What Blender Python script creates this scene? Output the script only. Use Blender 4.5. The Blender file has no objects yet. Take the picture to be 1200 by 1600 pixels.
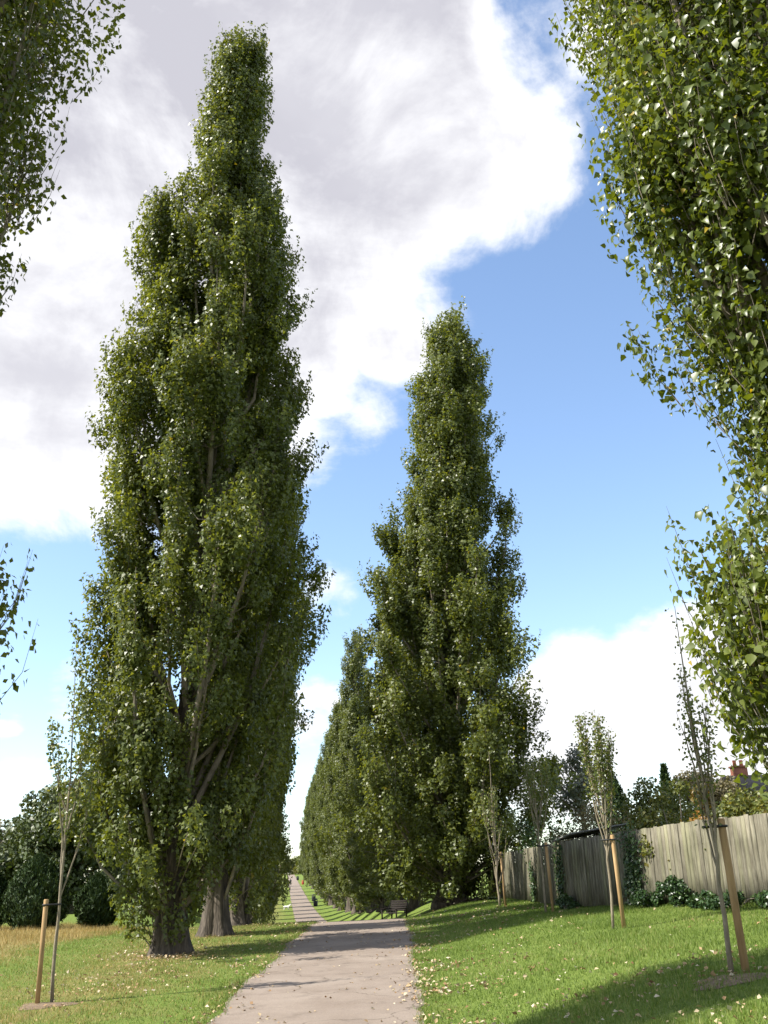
import bpy, bmesh, math, random
import numpy as np
from mathutils import Vector, Matrix, Euler, Quaternion

# ------------------------------------------------------------------ camera, sky, sun, exposure
scene = bpy.context.scene
C = scene.collection
RAD = math.radians
CAM_H, PITCH, ROLL = 1.6, 20.5, -2.6
cd = bpy.data.cameras.new('camera')
cam = bpy.data.objects.new('camera', cd); C.objects.link(cam)
cd.sensor_fit = 'VERTICAL'; cd.sensor_height = 24.0; cd.lens = 24.0 * 1550 / 1600
cd.clip_start = 0.05; cd.clip_end = 5000
cam.location = (0, 0, CAM_H)
CAM_R = Matrix.Rotation(RAD(90 + PITCH), 3, 'X') @ Matrix.Rotation(RAD(ROLL), 3, 'Z')
cam.rotation_euler = CAM_R.to_euler('XYZ')
scene.camera = cam

SUN_EL = 46.0
SUN_DIR = Vector((-1.0, -0.27, 0)).normalized() * math.cos(RAD(SUN_EL)) + Vector((0, 0, math.sin(RAD(SUN_EL))))
sd = bpy.data.lights.new('sun', 'SUN'); sd.energy = 5.0; sd.angle = RAD(0.55); sd.color = (1.0, 0.95, 0.86)
sun = bpy.data.objects.new('sun', sd); C.objects.link(sun)
sun.rotation_euler = SUN_DIR.to_track_quat('Z', 'Y').to_euler(); sun.location = SUN_DIR * 60

scene.view_settings.view_transform = 'Standard'; scene.view_settings.look = 'None'
scene.view_settings.gamma = 1.0; scene.view_settings.use_curve_mapping = False
scene.view_settings.exposure = 1.1
scene.cycles.max_bounces = 6; scene.cycles.diffuse_bounces = 3; scene.cycles.glossy_bounces = 2
scene.cycles.transmission_bounces = 3; scene.cycles.transparent_max_bounces = 4
scene.cycles.caustics_reflective = False; scene.cycles.caustics_refractive = False
scene.cycles.sample_clamp_indirect = 4.0

SKY_STRENGTH = 0.135
world = bpy.data.worlds.new('World'); scene.world = world; world.use_nodes = True


def sky_nodes():
    nt = world.node_tree; N = nt.nodes; L = nt.links; N.clear()
    out = N.new('ShaderNodeOutputWorld'); bg = N.new('ShaderNodeBackground'); bg.inputs[1].default_value = SKY_STRENGTH
    L.new(bg.outputs[0], out.inputs[0])
    sky = N.new('ShaderNodeTexSky'); sky.sky_type = 'NISHITA'; sky.sun_disc = False
    sky.sun_elevation = RAD(SUN_EL); sky.sun_rotation = math.atan2(SUN_DIR.x, SUN_DIR.y)
    sky.air_density = 1.0; sky.dust_density = 0.6; sky.ozone_density = 1.6; sky.altitude = 50
    tc = N.new('ShaderNodeTexCoord')

    def math_(op, a, b=None, clamp=False):
        m = N.new('ShaderNodeMath'); m.operation = op; m.use_clamp = clamp
        for i, v in enumerate((a, b)):
            if v is None: continue
            if isinstance(v, (int, float)): m.inputs[i].default_value = v
            else: L.new(v, m.inputs[i])
        return m.outputs[0]

    def vmath(op, a, b):
        m = N.new('ShaderNodeVectorMath'); m.operation = op
        for i, v in enumerate((a, b)):
            if isinstance(v, (tuple, list, Vector)): m.inputs[i].default_value = tuple(v)
            else: L.new(v, m.inputs[i])
        return m
    d = vmath('NORMALIZE', tc.outputs['Generated'], (0, 0, 0)).outputs[0]
    sep = N.new('ShaderNodeSeparateXYZ'); L.new(d, sep.inputs[0])
    # clouds lie on a layer overhead: the direction is projected on it
    hz = math_('ADD', math_('MAXIMUM', sep.outputs[2], 0.0), 0.22)
    comb = N.new('ShaderNodeCombineXYZ')
    L.new(math_('DIVIDE', sep.outputs[0], hz), comb.inputs[0]); L.new(math_('DIVIDE', sep.outputs[1], hz), comb.inputs[1])
    L.new(math_('MULTIPLY', sep.outputs[2], 1.5), comb.inputs[2])

    def noise(vec, scale, detail, rough, dist=0.0):
        n = N.new('ShaderNodeTexNoise'); n.inputs['Scale'].default_value = scale; n.inputs['Detail'].default_value = detail
        n.inputs['Roughness'].default_value = rough; n.inputs['Distortion'].default_value = dist
        L.new(vec, n.inputs['Vector']); return n.outputs[0]
    n1 = noise(comb.outputs[0], 2.6, 9, 0.6, 0.25)
    n2 = noise(comb.outputs[0], 0.9, 2, 0.5)
    ndir = noise(d, 5.5, 8, 0.62, 0.4)
    n3 = noise(d, 3.6, 5, 0.5, 0.3)

    def ray(px, py):
        return (CAM_R @ Vector(((px - 600) / 1550, (800 - py) / 1550, -1))).normalized()
    # the cloud masses of that afternoon: direction (as seen in the photograph), angular radius in degrees, weight
    masses = [((300, 120), 17, 1.0), ((120, 420), 16, 1.0), ((600, 170), 9, 1.0), ((740, 250), 5.5, .75), ((660, 340), 4.5, .68), ((540, 330), 4.5, .7), ((40, 690), 6, .8), ((-400, 200), 22, 1.0), ((500, -500), 20, .9),
              ((600, 520), 3.0, .72), ((545, 640), 3.2, .5), ((515, 930), 2.2, .6), ((485, 1110), 2.4, .6),
              ((1090, 1080), 5.2, 1.1), ((930, 1120), 4.6, .95), ((1210, 1020), 4.5, .8), ((840, 1180), 3.4, .8), ((110, 1075), 2.0, .6), ((10, 1290), 3.5, .5), ((2, 1105), 1.6, .6), ((1180, 950), 2.5, .55),
              ((860, 200), 2.0, .5), ((160, 1150), 2, .4)]
    tot = None
    for (px, py), r, w in masses:
        dt = vmath('DOT_PRODUCT', d, ray(px, py)).outputs[1]
        mr = N.new('ShaderNodeMapRange'); mr.interpolation_type = 'SMOOTHSTEP'
        mr.inputs[1].default_value = math.cos(RAD(r * 1.45)); mr.inputs[2].default_value = math.cos(RAD(r * 0.35))
        mr.inputs[3].default_value = 0; mr.inputs[4].default_value = w
        L.new(dt, mr.inputs[0])
        tot = mr.outputs[0] if tot is None else math_('MAXIMUM', tot, mr.outputs[0])
    # behind and beside the camera the broken cloud simply goes on
    fwd = vmath('DOT_PRODUCT', d, ray(600, 800)).outputs[1]
    side = N.new('ShaderNodeMapRange'); side.inputs[1].default_value = math.cos(RAD(36)); side.inputs[2].default_value = math.cos(RAD(50)); L.new(fwd, side.inputs[0])
    rest = math_('MULTIPLY', math_('MULTIPLY', n2, 1.1), side.outputs[0])
    tot = math_('MAXIMUM', tot, rest)
    for (px, py), r, w in [((825, 55), 2.6, .42), ((60, 960), 4.5, .5)]:      # breaks in the cloud
        dt = vmath('DOT_PRODUCT', d, ray(px, py)).outputs[1]
        mr = N.new('ShaderNodeMapRange'); mr.interpolation_type = 'SMOOTHSTEP'
        mr.inputs[1].default_value = math.cos(RAD(r * 1.4)); mr.inputs[2].default_value = math.cos(RAD(r * .3)); mr.inputs[4].default_value = w
        L.new(dt, mr.inputs[0]); tot = math_('SUBTRACT', tot, mr.outputs[0])
    fb = math_('ADD', math_('MULTIPLY', n1, 0.55), math_('MULTIPLY', ndir, 0.45))
    dens = math_('ADD', tot, math_('MULTIPLY', math_('SUBTRACT', fb, 0.5), 2.7))
    cov = N.new('ShaderNodeMapRange'); cov.interpolation_type = 'SMOOTHSTEP'
    cov.inputs[1].default_value = 0.34; cov.inputs[2].default_value = 0.76; L.new(dens, cov.inputs[0])
    thick = N.new('ShaderNodeMapRange'); thick.interpolation_type = 'SMOOTHSTEP'; thick.inputs[1].default_value = 0.56; thick.inputs[2].default_value = 1.22; L.new(dens, thick.inputs[0])
    # a cloud seen from below is grey, one seen from the side is white
    up = N.new('ShaderNodeMapRange'); up.inputs[1].default_value = 0.10; up.inputs[2].default_value = 0.62; L.new(sep.outputs[2], up.inputs[0])
    grey = math_('MULTIPLY', thick.outputs[0], math_('ADD', math_('MULTIPLY', up.outputs[0], 0.75), 0.33), True)
    grey = math_('MULTIPLY', grey, math_('ADD', math_('MULTIPLY', n3, 1.15), 0.45), True)
    mixc = N.new('ShaderNodeMix'); mixc.data_type = 'RGBA'
    mixc.inputs[6].default_value = (4.4, 4.4, 4.45, 1); mixc.inputs[7].default_value = (2.32, 2.28, 2.5, 1)
    L.new(grey, mixc.inputs[0])
    mix = N.new('ShaderNodeMix'); mix.data_type = 'RGBA'
    L.new(math_('MULTIPLY', cov.outputs[0], 0.97), mix.inputs[0]); L.new(sky.outputs[0], mix.inputs[6]); L.new(mixc.outputs[2], mix.inputs[7])
    L.new(mix.outputs[2], bg.inputs[0])


sky_nodes()

# ------------------------------------------------------------------ ground shape
KY = np.array([-60, 0, 15, 18, 24, 33, 37, 50, 70, 90, 110, 140, 178, 240, 310, 450, 620, 900, 1600.])
KZ = np.array([-1.0, -.45, -.15, -.03, .18, .46, .42, -.3, -1.2, -1.72, -1.74, -1.5, -.8, .8, 2.7, 6.6, 9, 10, 10.])
KR = np.array([-.0, .18, .5, .55, .68, .72, .74, .72, .45, -.2, -.9, -1.1, -.6, .9, 2.8, 6.7, 9, 10, 10.])
KL = np.array([-1.0, -.4, -.1, -.02, .16, .34, .38, .4, .4, .4, .4, .6, .9, 1.6, 3, 6.6, 9, 10, 10.])


def pchip(xk, yk, x):
    h = np.diff(xk); d = np.diff(yk) / h; m = np.zeros_like(yk); m[0] = d[0]; m[-1] = d[-1]
    for i in range(1, len(xk) - 1):
        if d[i - 1] * d[i] > 0: m[i] = 2 * d[i - 1] * d[i] / (d[i - 1] + d[i])
    x = np.clip(x, xk[0], xk[-1] - 1e-6); i = np.clip(np.searchsorted(xk, x, side='right') - 1, 0, len(xk) - 2)
    t = (x - xk[i]) / h[i]
    return (2 * t**3 - 3 * t**2 + 1) * yk[i] + (t**3 - 2 * t**2 + t) * h[i] * m[i] + (-2 * t**3 + 3 * t**2) * yk[i + 1] + (t**3 - t**2) * h[i] * m[i + 1]


def pathx(y):
    y = np.asarray(y, float)
    return np.where(y < 30, -1.3, np.where(y < 42, -1.3 - .11 * (y - 30)**2 / 24, -1.3 - .66 - .11 * (y - 42)))


def sm(t):
    t = np.clip(t, 0, 1); return t * t * (3 - 2 * t)


def gz(x, y):
    x = np.asarray(x, float); y = np.asarray(y, float)
    u = x - pathx(y); z = pchip(KY, KZ, y)
    wr = sm((u - 1.5) / 4.0); wl = sm((-u - 5) / 9.)
    z = z * (1 - wr - wl) + pchip(KY, KR, y) * wr + pchip(KY, KL, y) * wl
    return z + .22 * sm((u - 5) / 4) * sm((60 - y) / 20)


def gzf(x, y): return float(gz(np.array([x]), np.array([y]))[0])


# ------------------------------------------------------------------ mesh helpers
def mesh_np(name, V, F, rnd=None, smooth=False):
    """V (n,3); F (m,k) with one k, or list of such arrays"""
    me = bpy.data.meshes.new(name)
    V = np.asarray(V, np.float32)
    Fs = F if isinstance(F, list) else [F]
    Fs = [np.asarray(f, np.int32) for f in Fs if len(f)]
    me.vertices.add(len(V)); me.vertices.foreach_set('co', V.ravel())
    loops = np.concatenate([f.ravel() for f in Fs]); me.loops.add(len(loops)); me.loops.foreach_set('vertex_index', loops)
    ks = np.concatenate([np.full(len(f), f.shape[1], np.int32) for f in Fs])
    st = np.concatenate([[0], np.cumsum(ks)[:-1]]).astype(np.int32)
    me.polygons.add(len(ks)); me.polygons.foreach_set('loop_start', st)
    if smooth: me.polygons.foreach_set('use_smooth', np.ones(len(ks), bool))
    me.update(calc_edges=True)
    if rnd is not None:
        a = me.attributes.new('rnd', 'FLOAT', 'FACE'); a.data.foreach_set('value', np.asarray(rnd, np.float32))
    return me


def link(name, me, mat=None, parent=None, kind=None):
    o = bpy.data.objects.new(name, me); C.objects.link(o)
    if mat is not None and me is not None and not me.materials: me.materials.append(mat)
    if parent is not None: o.parent = parent
    if kind: o['kind'] = kind
    return o


def thing(name, label, cat, loc=(0, 0, 0), rotz=0, group=None):
    o = bpy.data.objects.new(name, None); C.objects.link(o); o.empty_display_size = .2
    o.location = loc; o.rotation_euler = (0, 0, rotz)
    o['label'] = label; o['category'] = cat
    if group: o['group'] = group
    return o


def tag(o, label, cat, group=None):
    o['label'] = label; o['category'] = cat
    if group: o['group'] = group
    return o


class Acc:
    """collects pieces (verts, faces of 3 or 4)"""
    def __init__(s): s.V = []; s.Q = []; s.T = []; s.n = 0

    def add(s, V, Q=None, T=None):
        V = np.asarray(V, float)
        if Q is not None and len(Q): s.Q.append(np.asarray(Q) + s.n)
        if T is not None and len(T): s.T.append(np.asarray(T) + s.n)
        s.V.append(V); s.n += len(V)

    def tube(s, pts, rad, sides=6, cap=True, wob=None):
        pts = np.asarray(pts, float); n = len(pts); rad = np.broadcast_to(np.asarray(rad, float), (n,))
        tan = np.gradient(pts, axis=0); tan /= np.linalg.norm(tan, axis=1)[:, None] + 1e-9
        ref = np.array([0, 0, 1.]) if abs(tan[0, 2]) < .9 else np.array([1., 0, 0])
        V = []
        a = np.arange(sides) / sides * 2 * np.pi
        for i in range(n):
            u = np.cross(tan[i], ref); u /= np.linalg.norm(u) + 1e-9; w = np.cross(tan[i], u)
            r = rad[i] if wob is None else rad[i] * wob(a, i)
            V.append(pts[i] + (np.cos(a) * r)[:, None] * u + (np.sin(a) * r)[:, None] * w)
        V = np.concatenate(V); Q = []
        for i in range(n - 1):
            for j in range(sides):
                k = (j + 1) % sides
                Q.append((i * sides + j, i * sides + k, (i + 1) * sides + k, (i + 1) * sides + j))
        T = []
        if cap:
            V = np.vstack([V, pts[-1:], pts[:1]]); c1 = n * sides; c0 = c1 + 1
            for j in range(sides):
                k = (j + 1) % sides
                T.append(((n - 1) * sides + j, (n - 1) * sides + k, c1)); T.append((k, j, c0))
        s.add(V, Q, T)

    def box(s, cx, cy, cz, sx, sy, sz, M=None):
        v = np.array([(x, y, z) for x in (-.5, .5) for y in (-.5, .5) for z in (-.5, .5)]) * (sx, sy, sz)
        if M is not None: v = v @ np.asarray(M).T
        v = v + (cx, cy, cz)
        s.add(v, [(0, 1, 3, 2), (4, 6, 7, 5), (0, 4, 5, 1), (2, 3, 7, 6), (0, 2, 6, 4), (1, 5, 7, 3)])

    def mesh(s, name, smooth=False):
        F = []
        if s.Q: F.append(np.concatenate(s.Q))
        if s.T: F.append(np.concatenate(s.T))
        return mesh_np(name, np.concatenate(s.V), F, smooth=smooth)

    def obj(s, name, mat, parent=None, smooth=False, kind=None): return link(name, s.mesh(name, smooth), mat, parent, kind)


def unit(v): return v / (np.linalg.norm(v, axis=1)[:, None] + 1e-9)


def leaf_geo(P, Nrm, T, size, width=.82, fold=.10):
    """folded deltoid leaves; P base points, Nrm normals, T tip directions"""
    T = T - Nrm * np.sum(T * Nrm, 1)[:, None]; T = unit(T); B = np.cross(Nrm, T)
    s = size[:, None]
    base = P; tip = P + T * s
    mid = P + T * s * .38
    l = mid + B * s * width * .5 + Nrm * s * fold; r = mid - B * s * width * .5 + Nrm * s * fold
    V = np.stack([base, r, tip, l], 1).reshape(-1, 3)
    i = np.arange(len(P)) * 4
    F = np.stack([np.stack([i, i + 1, i + 2], 1), np.stack([i, i + 2, i + 3], 1)], 1).reshape(-1, 3)
    return V, F


def leaf_tri(P, Nrm, T, size, width=.92):
    """one triangle per leaf (deltoid poplar leaf seen from afar)"""
    T = T - Nrm * np.sum(T * Nrm, 1)[:, None]; T = unit(T); B = np.cross(Nrm, T); s = size[:, None]
    V = np.stack([P - B * s * width * .5, P + B * s * width * .5, P + T * s], 1).reshape(-1, 3)
    return V, np.arange(len(V)).reshape(-1, 3)


def leaf_curl(P, Nrm, T, size, curl):
    """close-up leaf: broad base, pointed tip, folded and curled, six triangles"""
    T = T - Nrm * np.sum(T * Nrm, 1)[:, None]; T = unit(T); B = np.cross(Nrm, T); s = size[:, None]; c = curl[:, None]
    pt = lambda u, v, w: P + B * s * u + T * s * v + Nrm * s * w * c
    V = np.stack([pt(0, 0, 0), pt(.42, .20, .35), pt(.30, .52, .30), pt(0, 1.0, -.55), pt(-.30, .52, .30), pt(-.42, .20, .35), pt(0, .48, .05)], 1).reshape(-1, 3)
    i = (np.arange(len(P)) * 7)[:, None]
    F = np.concatenate([i + np.array([[6, a_, b_]]) for a_, b_ in ((0, 1), (1, 2), (2, 3), (3, 4), (4, 5), (5, 0))], 1).reshape(-1, 3)
    return V, F


def lowfreq(x, y, seed, scale):
    R = np.random.RandomState(seed); v = 0
    for k in range(7):
        a = R.rand() * 6.283; f = scale * R.uniform(.5, 2.2); v = v + np.sin((x * math.cos(a) + y * math.sin(a)) * f + R.rand() * 6.283 + .8 * np.sin(y * f * .6 + k))
    return v / 4.0


# ------------------------------------------------------------------ materials
def mat_new(name):
    m = bpy.data.materials.new(name); m.use_nodes = True; nt = m.node_tree
    return m, nt, nt.nodes, nt.links, nt.nodes['Principled BSDF']


def ramp_node(N, L, fac, cols):
    r = N.new('ShaderNodeValToRGB'); e = r.color_ramp.elements
    while len(e) < len(cols): e.new(.5)
    for i, (p, c) in enumerate(cols): e[i].position = p; e[i].color = (*c, 1)
    L.new(fac, r.inputs[0]); return r.outputs[0]


def leaf_mat(name, cols, rough=.38, spec=.5, trans=.28, tint=(1.5, 1.35, .5)):
    m, nt, N, L, b = mat_new(name)
    at = N.new('ShaderNodeAttribute'); at.attribute_name = 'rnd'
    col = ramp_node(N, L, at.outputs['Fac'], cols)
    L.new(col, b.inputs['Base Color']); b.inputs['Roughness'].default_value = rough; b.inputs['Specular IOR Level'].default_value = spec
    tr = N.new('ShaderNodeBsdfTranslucent'); mx = N.new('ShaderNodeMix'); mx.data_type = 'RGBA'; mx.blend_type = 'MULTIPLY'; mx.inputs[0].default_value = 1
    L.new(col, mx.inputs[6]); mx.inputs[7].default_value = (*tint, 1); L.new(mx.outputs[2], tr.inputs[0])
    ms = N.new('ShaderNodeMixShader'); ms.inputs[0].default_value = trans
    out = N['Material Output']; L.new(b.outputs[0], ms.inputs[1]); L.new(tr.outputs[0], ms.inputs[2]); L.new(ms.outputs[0], out.inputs[0])
    return m


def noise_mat(name, cols, scale=4, detail=6, rough=.85, bump=.0, bscale=None, vec_scale=(1, 1, 1), spec=.3, rr=.6):
    m, nt, N, L, b = mat_new(name)
    tc = N.new('ShaderNodeTexCoord'); mp = N.new('ShaderNodeMapping'); mp.inputs['Scale'].default_value = vec_scale
    L.new(tc.outputs['Object'], mp.inputs[0])
    n = N.new('ShaderNodeTexNoise'); n.inputs['Scale'].default_value = scale; n.inputs['Detail'].default_value = detail; n.inputs['Roughness'].default_value = rr
    L.new(mp.outputs[0], n.inputs['Vector'])
    L.new(ramp_node(N, L, n.outputs[0], cols), b.inputs['Base Color'])
    b.inputs['Roughness'].default_value = rough; b.inputs['Specular IOR Level'].default_value = spec
    if bump:
        n2 = N.new('ShaderNodeTexNoise'); n2.inputs['Scale'].default_value = bscale or scale * 4; n2.inputs['Detail'].default_value = 5
        L.new(mp.outputs[0], n2.inputs['Vector'])
        bp = N.new('ShaderNodeBump'); bp.inputs['Strength'].default_value = bump; bp.inputs['Distance'].default_value = .03
        L.new(n2.outputs[0], bp.inputs['Height']); L.new(bp.outputs[0], b.inputs['Normal'])
    return m


M = {}
POP = [(0, (.055, .072, .016)), (.45, (.098, .126, .026)), (.8, (.138, .166, .038)), (.97, (.17, .19, .046)), (1, (.26, .21, .03))]
M['poplar'] = leaf_mat('poplar_leaves', POP, rough=.42, spec=.5, trans=.47, tint=(1.6, 1.4, .45))
M['poplar_near'] = leaf_mat('poplar_leaves_near', [(0, (.055, .076, .014)), (.5, (.100, .132, .021)), (.85, (.145, .175, .030)), (.985, (.17, .20, .036)), (1, (.35, .26, .03))], rough=.38, spec=.45, trans=.42, tint=(1.6, 1.45, .4))
M['poplar_far'] = leaf_mat('poplar_leaves_far', [(0, (.058, .074, .020)), (.5, (.100, .122, .032)), (1, (.14, .16, .046))], rough=.48, spec=.4, trans=.40, tint=(1.5, 1.4, .5))
M['sapling'] = leaf_mat('sapling_leaves', [(0, (.075, .105, .024)), (.7, (.13, .16, .036)), (1, (.24, .22, .06))], rough=.4, trans=.3)
M['yew'] = leaf_mat('yew_needles', [(0, (.016, .034, .010)), (.7, (.034, .062, .016)), (1, (.06, .095, .026))], rough=.6, spec=.25, trans=.08)
M['oak'] = leaf_mat('oak_leaves', [(0, (.04, .056, .018)), (.7, (.07, .094, .03)), (1, (.105, .125, .044))], rough=.5, trans=.15)
M['pale'] = leaf_mat('pale_leaves', [(0, (.12, .12, .10)), (1, (.25, .24, .2))], rough=.6, trans=.2)
M['euc'] = leaf_mat('grey_green_leaves', [(0, (.10, .115, .09)), (.7, (.16, .175, .14)), (1, (.21, .215, .18))], rough=.5, trans=.2, tint=(1.2, 1.2, .8))
M['shrub'] = leaf_mat('shrub_leaves', [(0, (.05, .07, .016)), (.6, (.12, .14, .028)), (.9, (.20, .18, .04)), (1, (.30, .22, .05))], rough=.5, trans=.3)
M['shrub_orange'] = leaf_mat('orange_shrub_leaves', [(0, (.07, .065, .018)), (.5, (.17, .12, .025)), (1, (.32, .14, .025))], rough=.5, trans=.3)
M['brown_tree'] = leaf_mat('brown_green_leaves', [(0, (.07, .062, .032)), (.6, (.125, .105, .05)), (1, (.17, .15, .06))], rough=.6, trans=.2)
M['ivy'] = leaf_mat('ivy_leaves', [(0, (.016, .038, .012)), (.6, (.035, .075, .02)), (1, (.08, .12, .035))], rough=.38, trans=.15)
M['litter'] = leaf_mat('fallen_leaves', [(0, (.16, .085, .04)), (.35, (.33, .22, .11)), (.75, (.42, .33, .20)), (1, (.55, .49, .36))], rough=.7, spec=.2, trans=.12, tint=(1, 1, 1))
M['grass'] = leaf_mat('grass_blades', [(0, (.075, .118, .020)), (.45, (.126, .192, .032)), (.8, (.195, .238, .062)), (1, (.40, .34, .16))], rough=.55, spec=.3, trans=.35, tint=(1.2, 1.3, .6))
M['dry_grass'] = leaf_mat('dry_grass_blades', [(0, (.16, .13, .05)), (.5, (.36, .26, .10)), (1, (.5, .40, .19))], rough=.7, spec=.2, trans=.3, tint=(1.1, 1, .7))
M['bark'] = noise_mat('poplar_bark', [(.3, (.026, .021, .015)), (.5, (.072, .058, .044)), (.7, (.145, .118, .092))], scale=5, vec_scale=(2.2, 2.2, .35), bump=1.0, bscale=9)
M['limb'] = noise_mat('limb_bark', [(.3, (.10, .085, .065)), (.7, (.27, .225, .175))], scale=6, vec_scale=(1, 1, .4), bump=.4)
M['sap_bark'] = noise_mat('sapling_bark', [(.3, (.13, .11, .075)), (.7, (.30, .25, .18))], scale=20, vec_scale=(1, 1, .3), bump=.3)
M['stake'] = noise_mat('softwood_stake', [(.25, (.21, .135, .065)), (.5, (.34, .22, .105)), (.75, (.46, .32, .17))], scale=14, vec_scale=(1, 1, .12), bump=.25, bscale=30)
M['rubber'] = noise_mat('black_rubber', [(.3, (.012, .012, .012)), (.7, (.025, .025, .025))], scale=10, rough=.6)
M['black'] = noise_mat('black_plastic', [(.3, (.008, .008, .009)), (.7, (.02, .02, .022))], scale=6, rough=.5)
M['red'] = noise_mat('red_plastic', [(.3, (.28, .03, .02)), (.7, (.36, .05, .03))], scale=6, rough=.5)
M['dark_wood'] = noise_mat('dark_bench_wood', [(.3, (.010, .007, .006)), (.7, (.022, .016, .012))], scale=8, vec_scale=(.2, 1, 1), bump=.3)
M['brick'] = noise_mat('red_brick', [(.3, (.22, .085, .05)), (.7, (.34, .14, .09))], scale=9, bump=.2)
M['roof_tile'] = noise_mat('grey_roof_tiles', [(.3, (.09, .075, .07)), (.7, (.16, .135, .12))], scale=6, bump=.3)
M['white_paint'] = noise_mat('white_paint', [(.3, (.72, .72, .70)), (.7, (.82, .82, .8))], scale=3, rough=.6)
M['terracotta'] = noise_mat('terracotta', [(.3, (.40, .12, .06)), (.7, (.52, .18, .10))], scale=9)
M['felt'] = noise_mat('grey_roof_felt', [(.3, (.13, .13, .13)), (.7, (.24, .24, .235))], scale=5, bump=.2)
M['glass'] = noise_mat('window_glass', [(.3, (.02, .025, .03)), (.7, (.05, .055, .06))], scale=2, rough=.08, spec=.8)
M['soil'] = noise_mat('bare_soil', [(.3, (.10, .068, .042)), (.7, (.24, .17, .11))], scale=14, bump=.8, bscale=40)
M['dog'] = noise_mat('white_fur', [(.3, (.66, .63, .58)), (.7, (.82, .80, .76))], scale=8)
M['cloth_dark'] = noise_mat('dark_clothes', [(.3, (.018, .018, .024)), (.7, (.04, .04, .05))], scale=8)
M['skin'] = noise_mat('skin', [(.3, (.42, .25, .18)), (.7, (.5, .31, .23))], scale=8, rough=.6)
M['yellow'] = leaf_mat('yellow_petals', [(0, (.5, .38, .02)), (1, (.7, .55, .05))], rough=.6)


def fence_mat():
    m, nt, N, L, b = mat_new('weathered_fence_boards')
    tc = N.new('ShaderNodeTexCoord'); oi = N.new('ShaderNodeObjectInfo')
    mp = N.new('ShaderNodeMapping'); mp.inputs['Scale'].default_value = (7, 7, .55); L.new(tc.outputs['Object'], mp.inputs[0])
    add = N.new('ShaderNodeVectorMath'); add.operation = 'ADD'
    sc = N.new('ShaderNodeVectorMath'); sc.operation = 'SCALE'; sc.inputs[3].default_value = 37.0
    cmb = N.new('ShaderNodeCombineXYZ')
    for k in range(3): L.new(oi.outputs['Random'], cmb.inputs[k])
    L.new(cmb.outputs[0], sc.inputs[0]); L.new(mp.outputs[0], add.inputs[0]); L.new(sc.outputs[0], add.inputs[1])
    n = N.new('ShaderNodeTexNoise'); n.inputs['Scale'].default_value = 4; n.inputs['Detail'].default_value = 8; n.inputs['Roughness'].default_value = .65; L.new(add.outputs[0], n.inputs['Vector'])
    c1 = ramp_node(N, L, n.outputs[0], [(.25, (.075, .066, .048)), (.5, (.175, .160, .122)), (.75, (.275, .258, .205))])
    # green algae, stronger on some boards
    ra = N.new('ShaderNodeMapRange'); ra.inputs[1].default_value = .4; ra.inputs[2].default_value = 1; ra.inputs[4].default_value = .35; L.new(oi.outputs['Random'], ra.inputs[0])
    mx = N.new('ShaderNodeMix'); mx.data_type = 'RGBA'; L.new(ra.outputs[0], mx.inputs[0]); L.new(c1, mx.inputs[6]); mx.inputs[7].default_value = (.17, .18, .085, 1)
    g = N.new('ShaderNodeNewGeometry'); mg = N.new('ShaderNodeMapping'); mg.inputs['Scale'].default_value = (1.6, 1.6, .5); L.new(g.outputs['Position'], mg.inputs[0])
    gn = N.new('ShaderNodeTexNoise'); gn.inputs['Scale'].default_value = 1.3; gn.inputs['Detail'].default_value = 7; gn.inputs['Roughness'].default_value = .65; L.new(mg.outputs[0], gn.inputs['Vector'])
    gc = ramp_node(N, L, gn.outputs[0], [(.34, (.42, .42, .38)), (.5, (.9, .9, .88)), (.66, (1.15, 1.14, 1.1))])
    vr = N.new('ShaderNodeMapRange'); vr.inputs[3].default_value = .92; vr.inputs[4].default_value = 1.06; L.new(oi.outputs['Random'], vr.inputs[0])
    m2 = N.new('ShaderNodeMix'); m2.data_type = 'RGBA'; m2.blend_type = 'MULTIPLY'; m2.inputs[0].default_value = 1; L.new(mx.outputs[2], m2.inputs[6]); L.new(gc, m2.inputs[7])
    m3 = N.new('ShaderNodeVectorMath'); m3.operation = 'SCALE'; L.new(m2.outputs[2], m3.inputs[0]); L.new(vr.outputs[0], m3.inputs[3])
    L.new(m3.outputs[0], b.inputs['Base Color']); b.inputs['Roughness'].default_value = .9; b.inputs['Specular IOR Level'].default_value = .15
    bp = N.new('ShaderNodeBump'); bp.inputs['Strength'].default_value = .5; bp.inputs['Distance'].default_value = .01; L.new(n.outputs[0], bp.inputs['Height']); L.new(bp.outputs[0], b.inputs['Normal'])
    return m


M['fence'] = fence_mat()


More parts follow.
